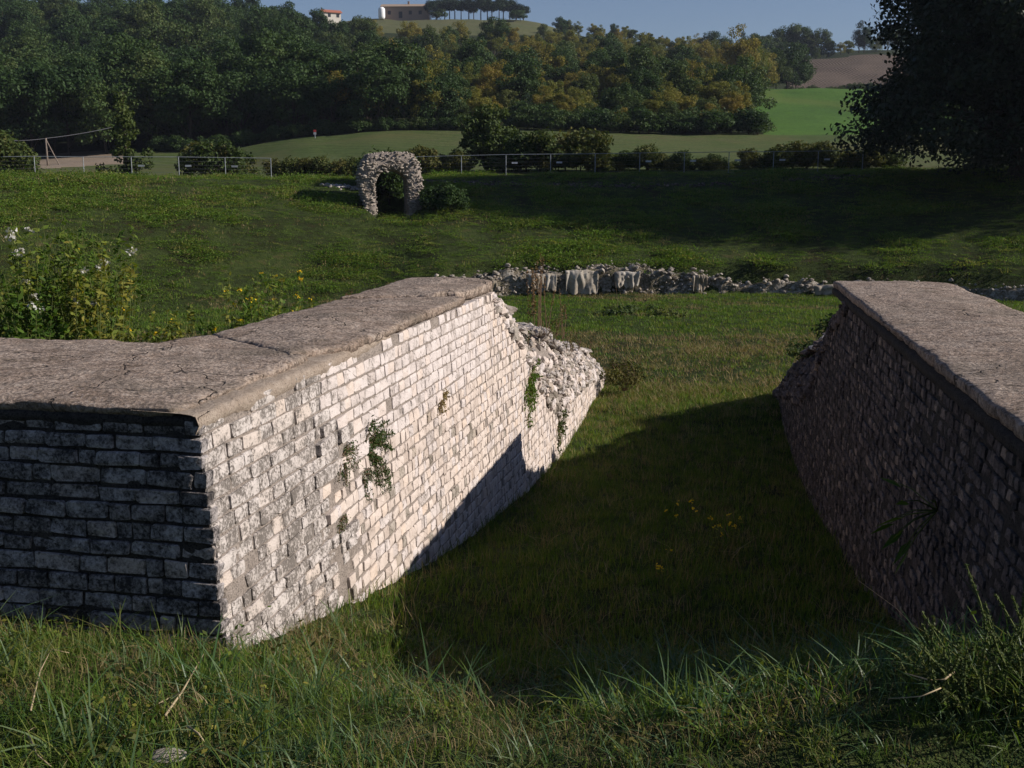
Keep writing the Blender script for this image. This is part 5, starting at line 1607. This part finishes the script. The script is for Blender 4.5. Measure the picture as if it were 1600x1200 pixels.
# plants rooted in the sunlit face
def wall_weed(X, Y, L, n, seed, label, leaf=0.018, lm='wall_weed_leaf', dirs=None, per=40):
    rng = np.random.default_rng(seed)
    p = on_left_face(X, Y, 0.0)
    root = empty('wall_plant', tuple(p)); tag(root, label, 'plant', 'plants rooted in the sunlit wall')
    mb = MB(); LP = []
    for k in range(n):
        an = rng.uniform(-2.6, 0.9) if dirs is None else dirs[k % len(dirs)] + rng.normal(0, 0.25)
        ln = L * rng.uniform(0.5, 1.05)
        d = U3 * math.cos(an) * 1.8 + UP * math.sin(an)
        out = rng.uniform(0.12, 0.45)
        q = [np.zeros(3) - V3 * 0.03, d * ln * 0.5 + V3 * ln * 0.35 * out + UP * 0.02, d * ln + V3 * ln * 0.45 * out - UP * ln * 0.25]
        mb.tube([tuple(a) for a in q], [0.004, 0.003, 0.0015], 4, False)
        f = rng.random(per)
        c = np.where((f < 0.5)[:, None], q[0] + (q[1] - q[0]) * (2 * f)[:, None], q[1] + (q[2] - q[1]) * (2 * f - 1)[:, None])
        LP.append(c[f > 0.2] + rng.normal(0, 0.012, (int((f > 0.2).sum()), 3)))
    mb.build('stems', MAT['brown_stem'], root)
    P = np.vstack(LP); N = rng.normal(size=P.shape); N /= np.linalg.norm(N, axis=1, keepdims=True)
    V, F, rd = leaf_quads(P, N, leaf * rng.uniform(.7, 1.4, len(P)), leaf * 0.45, rng)
    link('leaves', make_mesh('leaves', V, F, [MAT[lm]], attrs={'rnd': rd}), root)
wall_weed(572, 705, 0.34, 18, 1, 'largest feathery green shrublet sprouting from the sunlit wall', 0.026, dirs=[-1.2, -0.9, -0.6, 0.5, -0.2, 0.9, 0.2], per=95)
wall_weed(536, 718, 0.16, 14, 2, 'small dark green tuft beside the largest wall shrublet', 0.02, per=45)
wall_weed(566, 742, 0.17, 7, 6, 'drooping sprig just below the largest wall shrublet', 0.02, dirs=[-0.9, -1.3, -0.5, -1.8], per=60)
wall_weed(532, 820, 0.08, 8, 3, 'tiny green tuft low on the pier joint of the wall', 0.016, per=30)
wall_weed(690, 625, 0.13, 12, 4, 'straw-coloured tuft hanging from a wall joint', 0.03, 'grass_dry', per=30)
wall_weed(824, 600, 0.42, 22, 5, 'bright green plant high on the far stretch of sunlit wall', 0.05, 'weed_leaf', per=40)
wall_weed(872, 660, 0.35, 14, 7, 'olive green plant in the recess of the ruined wall end', 0.05, 'bush_leaf', per=40)
# brambles on the broken end of the shaded wall and at the foot of the sunlit one
def face_bush(t, s, z, rad, n, seed, label, mat='bush_leaf', leaf=0.06):
    rng = np.random.default_rng(seed)
    root = empty('bramble', tuple(P3(t, s, z))); tag(root, label, 'bush')
    mb = MB()
    for _ in range(9): mb.tube([(0, 0, -0.2), tuple(rng.normal(0, rad * 0.3, 3)), tuple(rng.normal(0, rad * 0.6, 3) + np.array([0, 0, rad * 0.3]))], [0.008, 0.006, 0.003], 4, False)
    mb.build('stems', MAT['brown_stem'], root)
    cl = ellipsoid_clumps(20, (0, 0, 0.05), rad * 1.1, rad * 1.3, rad * 0.45, rad * 0.32, rng, -0.5, 0.4)
    P, N = crown_points(cl, n // 20, rng)
    V, F, rd = leaf_quads(P, N, leaf * rng.uniform(.6, 1.3, len(P)), leaf * 0.6, rng)
    link('leaves', make_mesh('leaves', V, F, [MAT[mat]], attrs={'rnd': rd}), root)
face_bush(10.2, PW + 0.35, 1.95, 0.4, 1500, 11, 'dark bramble spilling over the broken end of the shaded wall', 'oak_leaf')
face_bush(13.4, PW + 0.3, 1.25, 0.42, 1500, 12, 'low bramble tumbling off the lowest shaded rubble', 'oak_leaf')
face_bush(15.6, 0.7, 0.3, 0.42, 1200, 13, 'green bramble at the foot of the sunlit wall tip')
face_bush(17.0, 0.6, 0.2, 0.4, 900, 14, 'small bramble beyond the sunlit wall tip')
for X, Y, n_ in [(960, 492, 1200), (1005, 488, 1400), (1035, 494, 900)]:
    p = on_ground(X, Y); tt, sv = ts(p[0], p[1])
    face_bush(float(tt), float(sv), float(p[2]) - 0.12, 0.62, n_, 20 + int(X), {960: 'low dark green plant patch on the arena grass by the dry stalks', 1005: 'widest dark green plant patch on the arena grass', 1035: 'smallest dark green plant patch on the arena grass'}[X], 'olive_leaf', 0.13)
# plant hanging in the shaded face
def shade_weed():
    rng = np.random.default_rng(9)
    p = faceR(1.55, 2.05, 0.02)
    root = empty('wall_plant', tuple(p)); tag(root, 'broad-leaved green plant hanging from a crack of the shaded wall', 'plant')
    mb = MB(); V = []; F = []; RD = []
    for k in range(9):
        d = -V3 * rng.uniform(0.05, 0.3) + U3 * rng.uniform(-0.22, 0.22) + UP * rng.uniform(-0.3, 0.12)
        mb.tube([(0, 0, 0), tuple(d * 0.5 + UP * 0.03), tuple(d)], [0.005, 0.004, 0.002], 4, False)
        n = np.array([rng.normal(), rng.normal(), 1.2]); n /= np.linalg.norm(n)
        T = d / np.linalg.norm(d); n -= T * (n @ T); n /= np.linalg.norm(n); B = np.cross(n, T); L = rng.uniform(0.1, 0.18); b = len(V)
        V += [d * 0.7, d * 0.7 + T * L * 0.4 + B * 0.022, d * 0.7 + T * L - UP * 0.02, d * 0.7 + T * L * 0.4 - B * 0.022]; F.append((b, b + 1, b + 2, b + 3)); RD += [rng.random()] * 4
    mb.build('stems', MAT['green_stem'], root)
    link('leaves', make_mesh('leaves', V, F, [MAT['weed_leaf']], attrs={'rnd': RD}), root)
shade_weed()
# yellow flowers in the passage
for k, (X, Y, h) in enumerate([(1046, 935, 0.35), (1058, 860, 0.42), (1100, 880, 0.4), (1125, 870, 0.45), (1078, 850, 0.42), (1144, 860, 0.4)]):
    p = on_ground(X, Y)
    weed('yellow_wildflower', p, h, 4, 0.12, 'weed_leaf', 0.05, 7, 'thin yellow-flowered weed growing in the shaded passage', 'flower', 'yellow flowers in the passage', 'yellow_flower', 4, 0.022, 700 + k, aspect=0.25)

# ------------------------------------------------------------------ dry stems and sticks in the foreground
def stick(pts, rad, label, name='dry_stick', sub=()):
    base = np.array(pts[0]); root = empty(name, tuple(base)); tag(root, label, 'stick', 'dry sticks in the foreground grass')
    mb = MB(); mb.tube([tuple(np.array(p) - base) for p in pts], list(np.linspace(rad, rad * 0.5, len(pts))), 6); mb.build('stem', MAT['straw'], root, True)
    for s in sub:
        mb = MB(); mb.tube([tuple(np.array(p) - base) for p in s], list(np.linspace(rad * 0.6, rad * 0.3, len(s))), 5); mb.build('twig', MAT['straw'], root, True)
def gp(X, Y, up=0.08):
    p = on_ground(X, Y + 0); d = ray(X, Y)
    k = (p[2] + up - EYE) / d[2]
    q = np.array([0, 0, EYE]) + d * k
    return q
stick([gp(258, 1118, .07), gp(285, 1080, .11), gp(318, 1022, .15)], 0.005, 'longest pale dry stem leaning in the grass before the wall corner', sub=([gp(282, 1082, .1), gp(250, 1098, .08), gp(222, 1116, .06)],))
stick([gp(48, 1110, .1), gp(62, 1050, .14), gp(80, 1014, .16), gp(108, 1020, .15)], 0.0035, 'bent grey stem before the sooty wall face')
stick([gp(45, 1150, .07), gp(58, 1180, .06), gp(80, 1198, .06)], 0.0045, 'short curved grey stem low in the grass')
stick([gp(292, 1134, .1), gp(310, 1146, .1), gp(320, 1160, .07)], 0.0045, 'short white broken stem beside the half-buried stone')
stick([gp(1500, 1022, .12), gp(1440, 998, .16), gp(1402, 988, .2)], 0.004, 'straw-coloured branching stem at the foot of the shaded wall', sub=([gp(1414, 994, .19), gp(1380, 1003, .17), gp(1345, 1006, .16)], [gp(1475, 1000, .17), gp(1430, 1000, .18), gp(1422, 988, .2)]))
stick([gp(1450, 1000, .16), gp(1400, 950, .26), gp(1340, 906, .36)], 0.0025, 'thin straight straw stem slanting up before the shaded wall')
stick([gp(1490, 1050, .12), gp(1476, 1062, .13), gp(1450, 1062, .14), gp(1415, 1052, .15)], 0.004, 'curved pale stem by the leafy bush', sub=([gp(1470, 1075, .12), gp(1440, 1088, .12), gp(1388, 1092, .1)],))
stick([gp(1378, 1044, .08), gp(1320, 1060, .08), gp(1270, 1074, .07)], 0.003, 'low dry stem lying across the foreground grass')
# half-buried stone and a leafy bush at the shaded wall foot
rk = on_ground(262, 1188)
v, f = unit_rock(321)
o = link('half_buried_stone', make_mesh('half_buried_stone', v * np.array([0.2, 0.15, 0.1]), f, [MAT['stone_mossy']], True), None, tuple(rk + np.array([0, 0, 0.0])))
md = o.modifiers.new('smooth', 'SUBSURF'); md.levels = 2; md.render_levels = 2
tag(o, 'pale half-buried stone in the foreground grass', 'stone')
for X, Y, h, lb in [(1560, 1110, 0.26, 'dense small-leaved bush at the foot of the shaded wall'), (1515, 1090, 0.18, 'lower outer part of greenery, a small-leaved bush by the pale stems'), (1625, 1050, 0.34, 'taller small-leaved bush at the frame side of the shaded wall')]:
    weed('leafy_bush', on_ground(X, Y), h, 26, 0.4, 'wall_weed_leaf', 0.016, 120, lb, 'bush', None, None, 0, 0.02, 720 + int(X), 'green_stem', None, 0, 0.5, 0.0)
weed('leafy_bush', on_ground(150, 985), 0.13, 8, 0.15, 'weed_leaf', 0.03, 14, 'small bright green sprig at the foot of the sooty wall', 'plant', None, None, 0, 0.02, 760, aspect=0.5)

# ------------------------------------------------------------------ the air
mb = MB(); mb.box((-900, -40, -3.0), (900, 900, 130))
t = NT('haze_air'); pv = t.n('ShaderNodeVolumePrincipled')
pv.inputs['Color'].default_value = (0.72, 0.8, 1.0, 1); pv.inputs['Density'].default_value = 0.00014; pv.inputs['Anisotropy'].default_value = 0.1
t.l(pv.outputs[0], t.out.inputs['Volume'])
o = mb.build('haze', t.m); tag(o, kind='stuff')
